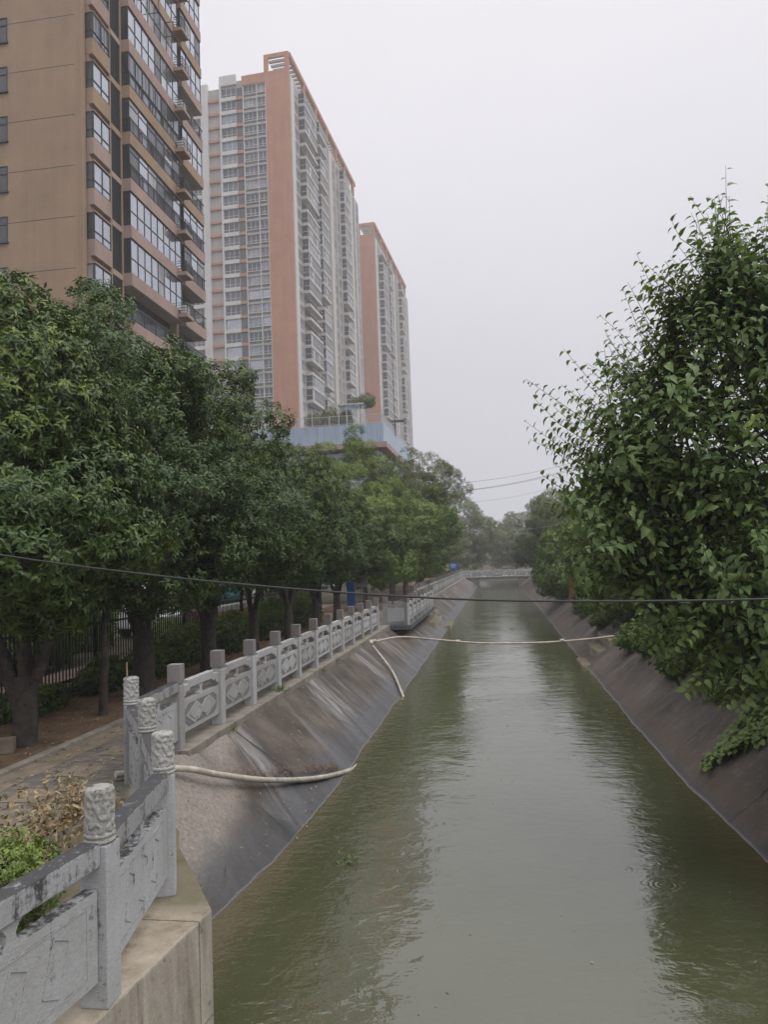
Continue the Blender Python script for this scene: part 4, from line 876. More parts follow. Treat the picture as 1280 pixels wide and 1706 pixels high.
# dead leaves raked behind the railing, litter on the soil
def scatter(n, f): return np.array([f() for _ in range(n)])
P = scatter(1900, lambda: (lambda a, q: (-4.05 + .5 * q * math.cos(a) + .16 * math.sin(3 * a), 6.35 + 1.1 * q * math.sin(a), 1.16 + max(0, 1 - q * q) * random.uniform(.1, .62)))(random.uniform(0, 6.28), random.random() ** .5))
nP = len(P); me = leaf_mesh('dead_leaves', P, RNG.normal(0, 1, (nP, 3)), RNG.normal(0, .8, (nP, 3)) + np.array([0, 0, .7]), RNG.uniform(.045, .095, nP), RNG.uniform(.016, .03, nP), np.stack([RNG.uniform(0, 1, nP), (RNG.uniform(0, 1, nP) < .12) * 1.], 1), M['leaf_dead'], True, .3, .2)
tag(link('dead_leaves', me), 'heap of dry tan leaves piled behind the nearest railing', 'leaves', None, 'stuff')
def flat_leaves(P, size, mat, name, label, cat, tints=None):
    n_ = len(P); D = RNG.normal(0, 1, (n_, 3)) * np.array([1, 1, .15]); 
    me = leaf_mesh(name, P, D, np.tile([0, 0, 1.], (n_, 1)) + RNG.normal(0, .25, (n_, 3)), RNG.uniform(size * .7, size * 1.3, n_), RNG.uniform(size * .3, size * .5, n_), np.stack([RNG.uniform(0, 1, n_), (RNG.uniform(0, 1, n_) < .4) * 1.], 1), mat, False, .2, .15)
    return tag(link(name, me), label, cat, None, 'stuff')
flat_leaves(scatter(1800, lambda: (random.uniform(-8.8, -4.7), 6 + 24 * random.random() ** 1.5, 1.178)), .075, M['leaf_dead'], 'fallen_leaves', 'brown leaves fallen on the path and soil under the trees', 'leaves')
P = []
for k in range(520):
    q = random.random() ** .8; y = 9.9 + q * 2.9; x = -3.56 + q * .80 - abs(random.gauss(0, .07)); P.append((x - .05, y + .05, (-2.75 - x + .05) * .807 + .03 + random.uniform(0, .035)))
flat_leaves(np.array(P), .05, M['leaf_rust'], 'leaf_litter', 'brown leaf litter caught behind the thick pipe', 'litter')
P = scatter(220, lambda: (lambda y, u: (-4.2 + 1.45 * u, y, 1.13 * (1 - u) + .02))(random.uniform(7.5, 20), random.random()))
flat_leaves(P, .05, M['leaf_dead'], 'bank_litter', 'scattered dry leaves lying on the left concrete bank', 'litter')
P = scatter(130, lambda: (random.uniform(-2.6, 2.5), 4.5 + 22 * random.random() ** 1.4, .006))
flat_leaves(P, .036, M['leaf_dead'], 'floating_leaves', 'small pale leaves floating on the canal', 'leaves')
P = np.array([(-1.93 + random.gauss(0, .06), 9.12 + random.gauss(0, .05), .01 + random.uniform(0, .06)) for _ in range(26)])
me = leaf_mesh('water_weed', P, RNG.normal(0, 1, (26, 3)) + np.array([0, 0, .5]), RNG.normal(0, 1, (26, 3)) + np.array([0, 0, 1.]), RNG.uniform(.03, .07, 26), RNG.uniform(.02, .035, 26), np.stack([RNG.uniform(0, 1, 26), RNG.uniform(0, .6, 26)], 1), M['leaf_bright'])
tag(link('water_weed', me), 'small green water weed floating near the left bank', 'weed', None, 'stuff')
P = np.array([(-4.24 + random.gauss(0, .05), 14.05 + random.gauss(0, .09), 1.2 + random.uniform(0, .05)) for _ in range(60)])
me = leaf_mesh('grass_tuft', P, RNG.normal(0, .6, (60, 3)) + np.array([0.2, 0, .9]), RNG.normal(0, 1, (60, 3)), RNG.uniform(.06, .13, 60), RNG.uniform(.01, .02, 60), np.stack([RNG.uniform(0, 1, 60), RNG.uniform(.3, .9, 60)], 1), M['leaf_bright'])
tag(link('grass_tuft', me), 'green weed tuft on the kerb of the long railing', 'weed')
GT = 'small weed tufts along the kerb of the long railing'
for k, (x_, y_, n_) in enumerate(((-4.15, 11.2, 30), (-4.16, 17.2, 40), (-4.18, 18.9, 24), (-4.2, 22.4, 36), (-4.3, 9.55, 26))):
    P = np.array([(random.gauss(0, .04), random.gauss(0, .08), random.uniform(0, .04)) for _ in range(n_)])
    me = leaf_mesh('grass_tuft', P, RNG.normal(0, .6, (n_, 3)) + np.array([0.2, 0, .9]), RNG.normal(0, 1, (n_, 3)), RNG.uniform(.05, .11, n_), RNG.uniform(.009, .018, n_), np.stack([RNG.uniform(0, 1, n_), RNG.uniform(.1, .7, n_)], 1), M['leaf_bright'])
    tag(link('grass_tuft', me, None, (x_, y_, 1.08)), 'tiny weed tuft sprouting under the kerb of the long railing', 'weed', GT)
# twigs lying on the bank
for (a, b, lb) in (((-3.25, 9.6, .47), (-2.98, 9.35, .24), 'short dry twig on the bank below the thick pipe'), ((-3.55, 12.4, .70), (-3.1, 12.1, .32), 'thin pale stick on the bank above the thick pipe'), ((-3.2, 8.35, .24), (-3.1, 8.05, .12), 'dry twig on the dark bank beside the abutment')):
    mb = MB(); mb.tube(limb(a, b, 4, .15), [.007, .006, .006, .004, .003], 5); tag(mb.build('twig', M['bark_pale']), lb, 'twig')
# thin trunk, stake, brick
mb = MB(); mb.tube(limb((0, 0, -.1), (.05, .05, 3.4), 7, .05), [.085, .07, .065, .06, .06, .055, .05, .045], 10)
sp = thing('young_tree', 'thin straight young trunk between the first and second evergreen trees', 'tree', (-6.8, 12.15, 1.16)); mb.build('trunk', M['bark'], sp)
me = rosettes('crown', [((.05, .05, 3.5), (.9, .9, .8))], 120, M['leaf_dark'], (.10, .038), 7, .2, 260, .2); link('crown', me, sp)
mb = MB(); mb.tube([(-5.9, 11.3, 1.15), (-5.93, 11.33, 2.15)], [.018, .012], 7); tag(mb.build('bamboo_stake', M['tan_board']), 'pale thin stake standing behind the round posts', 'stake')
mb = MB(); mb.box(-.13, .13, -.1, .1, 0, .2); o = mb.build('stone_block', M['tan_tile'], None, (-6.85, 9.62, 1.16), .012); o.rotation_euler = (0, 0, .4); tag(o, 'yellowish stone block at the foot of the nearest tree', 'block')

# ------------------------------------------------------------------ buildings
class FB(MB):
    """facade builder: u along the wall, z up, d out of the wall"""
    def __init__(s, O, U, Dv): super().__init__(); s.O = Vector(O); s.U = Vector(U).normalized(); s.D = Vector(Dv).normalized(); s.Tm = Matrix(((s.U.x, s.D.x, 0, s.O.x), (s.U.y, s.D.y, 0, s.O.y), (0, 0, 1, s.O.z), (0, 0, 0, 1)))
    def fb(s, u0, u1, z0, z1, d0, d1, mat=0):
        T = s.Tm; flip = T.to_3x3().determinant() < 0
        b = len(s.f); s.box(u0, u1, d0, d1, z0, z1, mat, T)
        if flip: 
            for i in range(b, len(s.f)): s.f[i] = s.f[i][::-1]
def glassmat(name, c, gl, refl=(.80, .84, .92), rough=.04):
    m, t, p, o = newmat(name); v = coords(t); n = noise(t, coords(t, (.9, .9, .35)), 1.4, 3, .6)
    t.links.new(ramp(t, n, [(.35, tuple(q * .6 for q in c)), (.65, tuple(q * 1.3 for q in c))]), p.inputs['Base Color']); setin(p, Roughness=.3)
    gs = N(t, 'ShaderNodeBsdfGlossy'); gs.inputs['Color'].default_value = (*refl, 1); gs.inputs['Roughness'].default_value = rough
    fr = N(t, 'ShaderNodeLayerWeight'); fr.inputs[0].default_value = .35
    f = mth(t, 'MULTIPLY', mth(t, 'ADD', mth(t, 'MULTIPLY', fr.outputs['Fresnel'], 1.0), .25), gl)
    ms = N(t, 'ShaderNodeMixShader'); t.links.new(f, ms.inputs[0]); t.links.new(p.outputs[0], ms.inputs[1]); t.links.new(gs.outputs[0], ms.inputs[2]); t.links.new(ms.outputs[0], o.inputs['Surface'])
    return m
M['g_mirror'] = glassmat('bright reflecting glass', (.16, .17, .19), 1.15)
M['g_dark'] = glassmat('dark window glass', (.035, .038, .045), .16)
M['g_curtain'] = glassmat('curtained window glass', (.26, .255, .26), .15)
M['g_grey'] = glassmat('grey window glass', (.085, .085, .095), .16)
M['g_blue'] = glassmat('bluish window glass', (.13, .17, .21), .45)
M['frame_dark'] = plain('dark window frame', (.05, .052, .058), .5)
M['frame_white'] = plain('pale window frame', (.50, .49, .50), .6)
def stucco(name, c, joint=None, var=.12):
    m, t, p, o = newmat(name); ob = coords(t); n = noise(t, ob, .35, 6, .65); n2 = noise(t, ob, 6, 4, .7); run = noise(t, coords(t, (1.2, 1.2, .06)), 1.1, 5, .65)
    cc = ramp(t, n, [(.3, tuple(q * (1 - var) for q in c)), (.7, tuple(q * (1 + var) for q in c))])
    cc = mixc(t, .22, cc, ramp(t, run, [(.35, g(.55)), (.6, g(1.))]), 'MULTIPLY'); cc = mixc(t, .15, cc, ramp(t, n2, [(.3, g(.5)), (.7, g(1.))]), 'MULTIPLY')
    t.links.new(cc, p.inputs['Base Color']); setin(p, Roughness=.85); p.inputs['Specular IOR Level'].default_value = .2; return m
M['brown_wall'] = stucco('tan brown stucco', (.335, .24, .165))
M['brown_pink'] = stucco('pinkish brown stucco', (.36, .265, .23))
M['soffit'] = stucco('pale soffit', (.45, .44, .42))
M['louvre'] = plain('dark louvre', (.03, .03, .033), .6)
M['ac'] = plain('white air conditioner', (.62, .62, .60), .5)
FH = 3.02
def brown_building():
    X = -22.6; Y0 = 38.6; Y1 = 54.6; ZT = 62
    root = thing('apartment_building', 'brown apartment building with projecting balconies, nearest on the left', 'building', (X, Y0, 1.14))
    z_ = -1.14                                        # parts are in root space
    def F(): return FB((0, 0, z_), (0, 1, 0), (1, 0, 0))
    b = F(); b.fb(0, Y1 - Y0, 1.0, ZT, -16, 0); b.build('wall', [M['brown_wall']], root)
    b = FB((0, 0, z_), (-1, 0, 0), (0, -1, 0))         # thin joint at every storey of the end wall, plus corner pilaster
    for k in range(-5, 14): b.fb(.36, 16, 18.75 + FH * k - .9, 18.75 + FH * k - .865, 0, .004)
    b.build('storey_joint', [M['frame_dark']], root)
    for u0, u1, d in ((-.05, .35, .12), (2.36, 2.52, .52), (3.72, 3.9, .52), (11.6, 12.0, .5)): b = F(); b.fb(u0, u1, 1.0, ZT, .002, d); b.build('pier', [M['brown_wall']], root)
    types1 = {7: 'open_sash', 6: 'glazed', 5: 'bars', 4: 'rail', 3: 'rail', 2: 'glazed', 1: 'glazed', 0: 'open'}
    types2 = {8: 'glazed', 7: 'glazed', 6: 'open', 5: 'glazed', 4: 'open', 3: 'rail', 2: 'rail', 1: 'open', 0: 'open', -1: 'open'}
    for k in range(-4, 12):
        f = 18.75 + FH * k; wall = M['brown_wall'] if k in (4, 5, 8) else M['brown_pink']
        # corner bay window
        e = F().build if False else None
        bw = link('bay_window', None, root)
        q = F(); q.fb(.42, 2.34, f - .07, f + .9, .002, .56, 0); q.build('spandrel', [wall], bw); q = F(); q.fb(.42, 2.34, f + 2.5, f + 2.58, .002, .60, 0); q.fb(.42, 2.34, f + 2.58, f + 2.93, .002, .3, 0); q.build('lintel', [wall], bw)
        q = F(); gm = 0
        q.fb(.44, .46, f + .95, f + 2.46, .05, .5, 1); q.fb(.5, 2.29, f + .95, f + 2.46, .50, .52, 0); q.fb(2.29, 2.31, f + .95, f + 2.46, .05, .5, 1); q.build('pane', [M['g_mirror'], random.choice([M['g_grey'], M['g_dark'], M['g_curtain']])], bw)
        q = F()
        for u in (.43, 1.36, 2.26): q.fb(u, u + .07, f + .9, f + 2.5, .49, .55)
        for u in (.425,): q.fb(u, u + .05, f + .9, f + 2.5, .02, .08); q.fb(u, u + .05, f + .9, f + 2.5, .42, .48)
        for z in (.9, 1.36, 2.44): q.fb(.42, 2.33, f + z, f + z + .055, .47, .56); q.fb(.42, .48, f + z, f + z + .055, .05, .55)
        if k in (5, 6, 7, 8):
            for j in range(9): q.fb(.42, 2.33, f + 1.0 + j * .17, f + 1.018 + j * .17, .58, .60)
            for j in range(7): q.fb(.42 + j * .31, .437 + j * .31, f + .9, f + 2.5, .575, .595)
        q.build('frame', [M['frame_dark']], bw)
        # louvre strip
        lv = link('louvre_panel', None, root)
        q = F(); q.fb(2.52, 3.72, f - .35, f + .0, .002, .54); q.build('sill', [wall], lv)
        q = F(); q.fb(2.54, 3.70, f, f + 2.67, .38, .40)
        for j in range(24): q.fb(2.54, 3.70, f + .06 + j * .11, f + .10 + j * .11, .402, .49)
        q.build('slat_panel', [M['frame_dark']], lv)
        # two balcony stacks
        for (u0, u1, types, dflt) in ((3.9, 11.6, types1, 'glazed'), (12.05, 15.9, types2, 'open')):
            ty = types.get(k, dflt if k < 0 else ('glazed' if (k % 2) else 'open_sash')); D = 1.05
            bl = link('balcony', None, root)
            q = F(); q.fb(u0, u1, f - .6, f + .2, .006, D, 0); q.build('parapet', [wall], bl)
            if ty == 'open':
                q = F(); q.fb(u0 + .1, u1 - .1, f + .2, f + 2.42, .006, .012, 0); q.build('opening', [M['g_dark']], bl)
                q = F(); q.fb(u0 + .02, u1 - .02, f + 2.405, f + 2.418, .02, D - .03); q.build('soffit', [M['soffit']], bl)
            else:
                q = F(); u = u0 + .06; n = int((u1 - u0) / (.95 if ty != 'rail' else 1.2)); st = (u1 - u0 - .12) / n
                for j in range(n):
                    m_ = 0 if random.random() < (.86 if ty != 'rail' else .5) else random.choice([1, 2])
                    q.fb(u + j * st, u + (j + 1) * st, f + .22, f + 2.4, D - .12, D - .10, m_)
                q.fb(u0 + .03, u0 + .05, f + .22, f + 2.4, .03, D - .12, 1)
                q.build('pane', [M['g_mirror'], M['g_dark'], M['g_curtain']], bl)
                q = F()
                for j in range(n + 1): q.fb(u + j * st - .03, u + j * st + .03, f + .2, f + 2.42, D - .13, D - .07)
                for z in (.2, 1.15 if ty != 'rail' else 2.0, 2.37): q.fb(u0 + .02, u1 - .02, f + z, f + z + .05, D - .13, D - .065)
                q.fb(u0 + .02, u0 + .08, f + .2, f + 2.42, .02, .1); q.fb(u0 + .02, u0 + .07, f + 1.15, f + 1.2, .02, D - .1)
                if ty == 'open_sash':
                    for uu in ((u0 + 2.9, u0 + 5.2) if u1 - u0 > 6 else (u0 + 1.6,)):
                        for a, b_ in ((0, .04), (.66, .7)): q.fb(uu, uu + .04, f + 1.0, f + 2.1, D + a, D + b_)
                        for z in (1.0, 2.06): q.fb(uu, uu + .04, f + z, f + z + .04, D, D + .7)
                q.build('frame', [M['frame_dark']], bl)
            if ty in ('rail', 'bars', 'open'):
                q = F(); top = 1.12 if ty != 'bars' else 2.3
                q.fb(u0, u1, f + 1.08, f + 1.14, D - .05, D + .01); q.fb(u0, u1, f + .28, f + .32, D - .04, D)
                for j in range(int((u1 - u0) / .16)): q.fb(u0 + j * .16, u0 + j * .16 + .022, f + .2, f + 1.1, D - .035, D - .012)
                for j in range(int((u1 - u0) / 1.6) + 1): q.fb(u0 + j * 1.6, u0 + j * 1.6 + .06, f + .2, f + 1.14, D - .05, D + .01)
                q.fb(u0, u0 + .05, f + 1.08, f + 1.14, .02, D); 
                for j in range(6): q.fb(u0 + .005, u0 + .03, f + .2, f + 1.1, .1 + j * .16, .122 + j * .16)
                if ty == 'bars':
                    for j in range(8): q.fb(u0, u1, f + 1.25 + j * .15, f + 1.27 + j * .15, D + .0, D + .02)
                    for j in range(int((u1 - u0) / .55)): q.fb(u0 + j * .55, u0 + j * .55 + .02, f + 1.1, f + 2.4, D + .0, D + .018)
                q.build('railing', [M['frame_dark']], bl)
        # air conditioner ledge
        ac = link('ledge', None, root)
        q = F(); q.fb(10.6, 11.8, f - .45, f - .2, 1.06, 1.75, 0); q.build('ledge_slab', [wall], ac)
        q = F()
        for z in (-.2, .0, .2, .4, .55): q.fb(10.62, 11.78, f + z, f + z + .035, 1.70, 1.735); q.fb(10.62, 10.65, f + z, f + z + .035, 1.06, 1.73)
        for uu in (10.62, 11.2, 11.75): q.fb(uu, uu + .035, f - .2, f + .58, 1.70, 1.74)
        q.build('rail', [M['frame_dark']], ac)
        if k in (1, 5, 6):
            q = F(); q.fb(10.75, 11.6, f - .19, f + .45, 1.2, 1.55); q.build('air_conditioner', [M['ac']], ac)
        # window on the end wall
        wn = link('window', None, root)
        E2 = lambda: FB((0, 0, z_), (-1, 0, 0), (0, -1, 0))
        q = E2(); q.fb(4.64, 5.84, f + 1.1, f + 2.5, .003, .006, 0); q.build('pane', [M['g_dark']], wn)
        q = E2()
        for u in (4.6, 5.2, 5.8): q.fb(u, u + .06, f + 1.05, f + 2.55, .0065, .04)
        for z in (1.05, 2.05, 2.51): q.fb(4.6, 5.86, f + z, f + z + .05, .0065, .045)
        q.fb(4.54, 5.92, f + .95, f + 1.05, .003, .12); q.build('frame', [M['frame_dark']], wn)
brown_building()

M['orange'] = stucco('salmon orange render', (.44, .225, .155), var=.09)
M['tower_grey'] = stucco('grey tower render', (.40, .375, .35), var=.12)
M['tower_parapet'] = stucco('pale grey parapet', (.50, .475, .45), var=.08)
M['tower_white'] = stucco('white tower render', (.56, .545, .53), var=.08)
M['grille'] = plain('grey ventilation grille', (.17, .17, .155), .7)
GL = ['g_dark', 'g_grey', 'g_curtain', 'g_blue', 'g_mirror']
def tower(label, O, nfl, front=True, frontw=5.2):
    TH = 2.98; U = Vector((.0544, 1, 0)).normalized(); V = Vector((U.y * -1, U.x, 0)); zt = 107.0
    root = thing('apartment_tower', label, 'building', (O[0], O[1], 1.14))
    Rf = lambda: FB((0, 0, -1.14), U, -V)              # right face: u away from camera, out towards the canal
    Ff = lambda: FB((0, 0, -1.14), V, -U)              # front face: u to the left
    LEN = 61.5
    b = Rf(); b.fb(0, LEN, 1, zt + .6, -16, 0); b.build('wall', [M['tower_grey']], root)
    b = Rf(); b.fb(0, 2.1, 1, zt, .004, .25)
    b.build('pier', [M['tower_white']], root)
    for u0, u1 in ((28.8, 31.3), (34.6, 34.95), (50.2, 52.4), (54.9, 56.2), (23.1, 23.6), (14.95, 15.1), (38.8, 39.0)): b = Rf(); b.fb(u0, u1, 1, zt - .2, .004, .35); b.build('pier', [M['tower_parapet']], root)
    wins = []                                          # (size rank, builder function)
    def window(F_, u0, u1, z0, z1, d, nm, grille=False):
        def mk(q, off=0):
            m_ = random.choices(range(5), (.42, .3, .16, .08, .04))[0]
            q.fb(u0, u1, z0, z1, d, d + .03, m_)
            k = max(1, round((u1 - u0) / 1.0)); st = (u1 - u0) / k
            for j in range(k + 1): q.fb(max(u0, u0 + j * st - .05), min(u1, u0 + j * st + .05), z0, z1, d + .03, d + .08, 5)
            for z in (z0, z0 + (z1 - z0) * .3, z1 - .08): q.fb(u0, u1, z, z + .08, d + .03, d + .085, 5)
        wins.append((z0, F_, mk))
    bals = []
    def balcony(u0, u1, f):
        ty = random.random()
        def mk(q):
            D = 1.5
            q.fb(u0, u1, f - .4, f + .25, .006, D, 6)
            if ty < .72:
                m_ = random.choices(range(5), (.42, .36, .14, .06, .02))[0]; m2 = 0 if random.random() < .6 else m_
                q.fb(u0 + .1, u0 + .16, f + .25, f + 2.55, .1, D - .1, m2)
                n = max(2, round((u1 - u0) / 1.3)); st = (u1 - u0 - .2) / n
                for j in range(n):
                    mm = m_ if random.random() < .75 else random.choice((0, 4, 2)); q.fb(u0 + .1 + j * st, u0 + .1 + (j + 1) * st, f + .25, f + 2.55, D - .16, D - .12, mm)
                for j in range(n + 1): q.fb(u0 + .06 + j * st, u0 + .14 + j * st, f + .45, f + 2.53, D - .12, D - .06, 5)
                q.fb(u0 + .05, u0 + .1, f + 1.2, f + 1.28, .1, D - .1, 5); q.fb(u0 + .05, u1 - .05, f + 1.2, f + 1.28, D - .12, D - .06, 5)
            else:
                q.fb(u0 + .2, u1 - .2, f + .3, f + 2.4, .006, .02, 0); q.fb(u0 + .02, u1 - .02, f + 1.0, f + 1.08, D - .08, D, 5)
        bals.append((f, Rf, mk))
    for k in range(nfl):
        f = zt - 3.2 - TH * k
        for u0, u1 in ((2.5, 5.1), (15.2, 16.5), (24.2, 28.4), (31.6, 34.4), (35.1, 38.5), (46.4, 49.8), (52.6, 54.7), (56.6, 60.6)): window(Rf, u0, u1, f + .55, f + 2.45, .006, 'window')
        for u0, u1 in ((5.6, 14.7), (16.9, 22.8), (39.2, 45.6)): balcony(u0, u1, f)
        if front: 
            for u0, u1 in ((5.35, 7.2), (7.4, 10.3)): window(Ff, u0, u1, f + .35, f + 2.2, .02, 'window')
            window(Ff, 12.1, 15.4, f + .3, f + 2.45, .02, 'window'); window(Ff, 20.2, 23.2, f + .3, f + 2.4, .02, 'window')
    WM = [M[q] for q in GL] + [M['frame_white'], M['tower_parapet']]
    for nm, lst in (('window', wins), ('balcony', bals)):
        lst.sort(key=lambda q: abs(q[0] - 78) + (30 if q[1] is Rf else 0)); rest = {}
        for i, (_, F_, mk) in enumerate(lst):
            if i < 100: q = F_(); mk(q); q.build(nm, WM, root)
            else: rest.setdefault(F_, F_()); mk(rest[F_])
        for F_, q in rest.items(): tag(q.build(nm, WM, root), kind='stuff')
    # front face
    b = Ff(); b.fb(-.02, frontw, 1, zt + 1.2, .005, .5); b.fb(frontw, 10.6, zt - .9, zt + 1.2, .005, .5); b.build('accent_wall', [M['orange']], root)
    b = Ff()                                            # roof pergola: frame on posts with slats
    PT = zt + 5.0
    b.fb(-.02, .9, zt + 1.2, PT, .0, .5); b.fb(4.6, 5.5, zt + 1.2, PT, .0, .5); b.fb(.9, 4.6, PT - .9, PT, 0, .5); b.build('pergola_portal', [M['orange']], root)
    b = Rf(); b.fb(.02, LEN - 4, PT - 1.0, PT, -.55, .3)
    for u in (9.5, 18.5, 27.5, 36.5, 45.5, 55): b.fb(u, u + .9, zt + .6, PT - 1.0, -.5, .25)
    b.build('pergola_beam', [M['orange']], root)
    b = Rf()
    for j in range(40): b.fb(1.2 + j * 1.4, 1.75 + j * 1.4, PT - .7, PT - .25, -5, -.56)
    b.build('pergola_slat', [M['tower_grey']], root)
    if front:
        b = Ff()
        for u in (5.25, 7.22, 10.3): b.fb(u, u + .16, 10, zt - .9, .006, .42)
        for k in range(nfl):
            f = zt - 3.2 - TH * k
            for z in (-.55, .22, 2.22): b.fb(5.25, 10.46, f + z, f + z + .12, .006, .38)
        b.build('window_grid', [M['tower_white']], root)
        b = Ff()
        for k in range(nfl): f = zt - 3.2 - TH * k; b.fb(5.42, 10.3, f - .42, f + .2, .006, .12)
        b.build('grille', [M['grille']], root)
        b = Ff(); b.fb(10.5, 12.0, 10, zt - 1, .004, .03); b.build('recess', [M['g_dark']], root)
        for k in range(nfl):
            f = zt - 3.2 - TH * k
            for u0, u1, z0, d0, d1 in ((10.47, 12.0, -.5, .035, .3), (15.75, 18.4, -.35, .0, .4)): b = Ff(); b.fb(u0, u1, f + z0, f + .15, d0, d1); b.build('accent_beam', [M['orange']], root)
        b = Ff(); b.fb(11.95, 15.75, zt - .3, zt + 1.9, .006, .5); b.fb(15.4, 15.75, 10, zt - .3, .006, .5); b.fb(18.4, 20.0, 10, zt + .5, .006, .8); b.fb(20.0, 23.6, zt - .6, zt + .6, .006, .8)
        b.build('white_wall', [M['tower_white']], root)
        for k in range(nfl):
            f = zt - 3.2 - TH * k
            for u0, u1, d in ((12.0, 15.4, .45), (20.0, 23.6, .6)): b = Ff(); b.fb(u0, u1, f - .55, f + .28, .006, d); b.build('wall_band', [M['tower_white']], root)
        b = Ff(); b.fb(15.75, 18.4, 10, zt - .5, .003, .006); b.build('recess', [M['tower_grey']], root)
    return root
tower('tall grey and orange apartment tower with a rooftop pergola', (-39.0, 148), 32)
tower('farther grey and orange tower partly behind the taller looking one', (-34.4, 231), 33, False, 5.2)

# blue-clad podium building with a roof garden
M['blue_clad'] = None
def clad():
    m, t, p, o = newmat('faded blue cladding'); v = coords(t); wv = N(t, 'ShaderNodeTexWave', wave_type='BANDS', bands_direction='X'); setin(wv, Scale=.9, Distortion=.0)
    cv = N(t, 'ShaderNodeTexCoord'); s = N(t, 'ShaderNodeSeparateXYZ'); t.links.new(cv.outputs['Object'], s.inputs[0]); cb = N(t, 'ShaderNodeCombineXYZ')
    t.links.new(mth(t, 'ADD', s.outputs['X'], s.outputs['Y']), cb.inputs[0]); t.links.new(cb.outputs[0], wv.inputs['Vector'])
    run = noise(t, coords(t, (1.5, 1.5, .15)), 1.2, 6, .7)
    c = ramp(t, run, [(.3, (.26, .31, .38)), (.5, (.35, .44, .57)), (.7, (.42, .51, .64))])
    c = mixc(t, .3, c, ramp(t, wv.outputs['Fac'], [(.0, g(.45)), (.12, g(1.))]), 'MULTIPLY')
    t.links.new(c, p.inputs['Base Color']); setin(p, Roughness=.5); return m
M['blue_clad'] = clad()
M['pale_clad'] = stucco('pale lower wall', (.46, .50, .54))
M['pink_ledge'] = stucco('pinkish ledge', (.42, .29, .27))
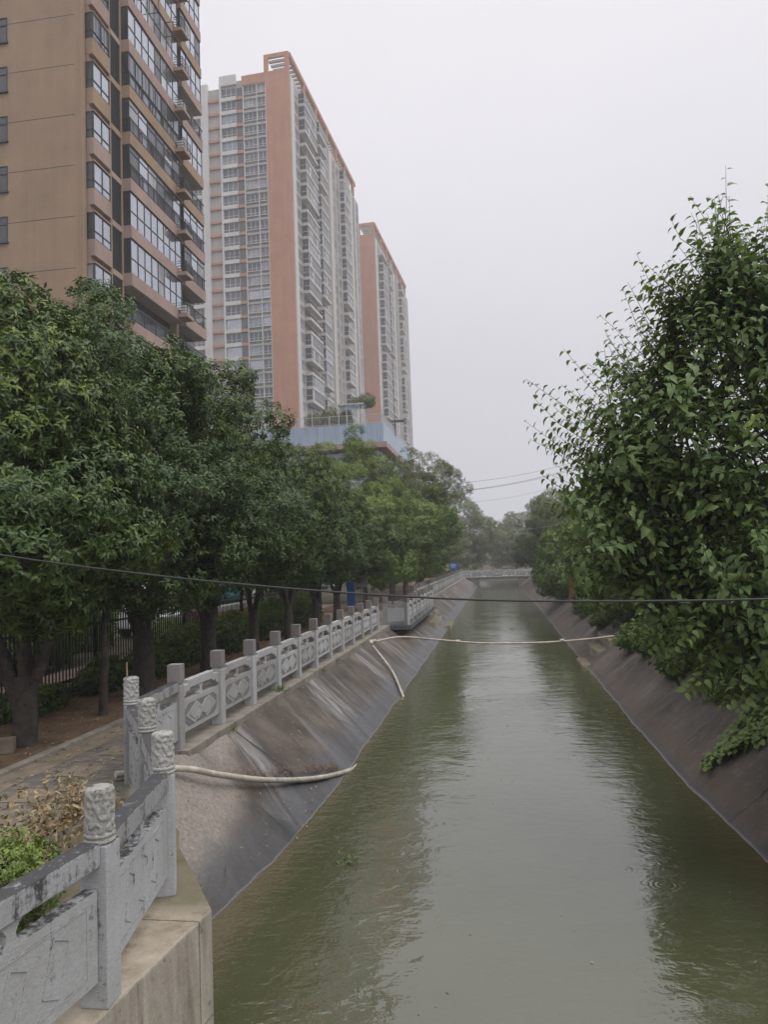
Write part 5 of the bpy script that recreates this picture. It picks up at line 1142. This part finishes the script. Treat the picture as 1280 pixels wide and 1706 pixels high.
def podium():
    X, Y, ZT = -11.7, 80.0, 18.7
    root = thing('podium_building', 'blue clad low building with railings and plants on its roof', 'building', (X, Y, 1.14))
    Rf = lambda: FB((0, 0, -1.14), (0, 1, 0), (1, 0, 0)); Ff = lambda: FB((0, 0, -1.14), (-1, 0, 0), (0, -1, 0))
    b = Rf(); b.fb(.4, 26.5, 1, 15.6, -14, -.4); b.build('wall', [M['pale_clad']], root)
    b = Rf(); b.fb(0, 27, 16.6, ZT, -14.5, 0); b.build('fascia', [M['blue_clad']], root)
    b = Rf(); b.fb(-.35, 27.2, 16.0, 16.6, -14.3, .35); b.build('ledge', [M['pink_ledge']], root)
    b = Ff(); b.fb(.6, 5.0, 12.2, 15.7, -.38, -.3); b.build('wall_panel', [M['blue_clad']], root)
    b = Rf(); b.fb(.8, 26, 12.0, 15.5, -.39, -.3); b.build('wall_panel', [M['blue_clad']], root)
    for k in range(4):
        b = Ff(); b.fb(6.0 + k * 2.1, 7.6 + k * 2.1, 13.0, 15.2, -.39, -.3, 0); b.build('window', [M['g_dark']], root)
    b = Ff()
    for j in range(56): b.fb(.1 + j * .25, .13 + j * .25, ZT, ZT + 1.05, -.12, -.09)
    for j in range(8): b.fb(.1 + j * 1.95, .17 + j * 1.95, ZT, ZT + (2.0 if j % 2 == 0 else 1.2), -.14, -.07)
    for z in (.1, 1.02): b.fb(.05, 14, ZT + z, ZT + z + .05, -.13, -.08)
    b.build('roof_railing', [M['frame_white']], root)
    b = Rf()
    for j in range(100): b.fb(.1 + j * .26, .13 + j * .26, ZT, ZT + 1.05, -.12, -.09)
    for z in (.1, 1.02): b.fb(.05, 26.6, ZT + z, ZT + z + .05, -.13, -.08)
    b.build('roof_railing', [M['frame_white']], root)
    b = Ff(); b.fb(2.2, 5.2, ZT + 2.35, ZT + 2.5, -3.4, -.6); 
    for u in (2.3, 5.0): b.fb(u, u + .1, ZT, ZT + 2.35, -.8, -.7); b.fb(u, u + .1, ZT, ZT + 2.35, -3.3, -3.2)
    b.build('roof_frame', [M['frame_white']], root)
    b = Rf(); b.fb(9.0, 9.12, ZT, ZT + 1.8, .1, .2); b.fb(8.6, 9.8, ZT + 1.75, ZT + 1.85, -.3, 1.2); b.build('lamp_bracket', [M['frame_dark']], root)
podium()
GP = 'potted plants on the roof of the blue building'
for k, (dx, dy_, r_, lb) in enumerate(((-8.9, 1.2, (.9, .8, 1.1), 'leftmost green shrub on the roof of the blue building'), (-7.2, 1.4, (1.1, .9, 1.4), 'wide green shrub on the blue building roof, beside the leftmost one'), (-5.4, 1.5, (.7, .7, 1.2), 'narrow green shrub in the middle of the blue building roof'), (-3.4, 1.9, (1.3, 1.0, .7), 'green vine spread on top of the white roof frame'))):
    hedge('roof_plant', lb, (-11.7 + dx + 1.0, 80 + dy_, 18.7 + (2.4 if k == 3 else 0)), r_, M['leaf_soft'], 40, (.20, .07), 300 + k, GP, 'plant')

# far wood closing the horizon
P, O = crown_points([((x_, 265 + 14 * math.sin(x_), 3.5 + 1.5 * math.sin(x_ * .7)), (16, 9, 8 + 2 * math.sin(x_ * 1.3))) for x_ in range(-220, 260, 17)], 1.1, .2, 401, .3)
nP = len(P); me = leaf_mesh('far_wood', P, RNG.normal(0, 1, (nP, 3)), O + RNG.normal(0, .4, (nP, 3)), RNG.uniform(1.0, 1.8, nP), RNG.uniform(.7, 1.2, nP), np.stack([RNG.uniform(0, 1, nP), RNG.uniform(0, .2, nP)], 1), M['leaf_grey'], False)
tag(link('far_wood', me), 'far line of hazy trees closing the horizon', 'woodland', None, 'stuff')

# ------------------------------------------------------------------ haze: one closed box of even air
mb = MB(); mb.box(-330, 330, -60, 420, -2.5, 122)
hz = mb.build('haze', []); hm = bpy.data.materials.new('haze air'); hm.use_nodes = True; t = hm.node_tree; t.nodes.clear()
pv = N(t, 'ShaderNodeVolumePrincipled'); setin(pv, Density=.0009, Anisotropy=.1); pv.inputs['Color'].default_value = (.965, .97, .99, 1)
oo = N(t, 'ShaderNodeOutputMaterial'); t.links.new(pv.outputs[0], oo.inputs['Volume']); hz.data.materials.append(hm)
tag(hz, 'pale even haze filling the air over the canal', 'haze', None, 'stuff')
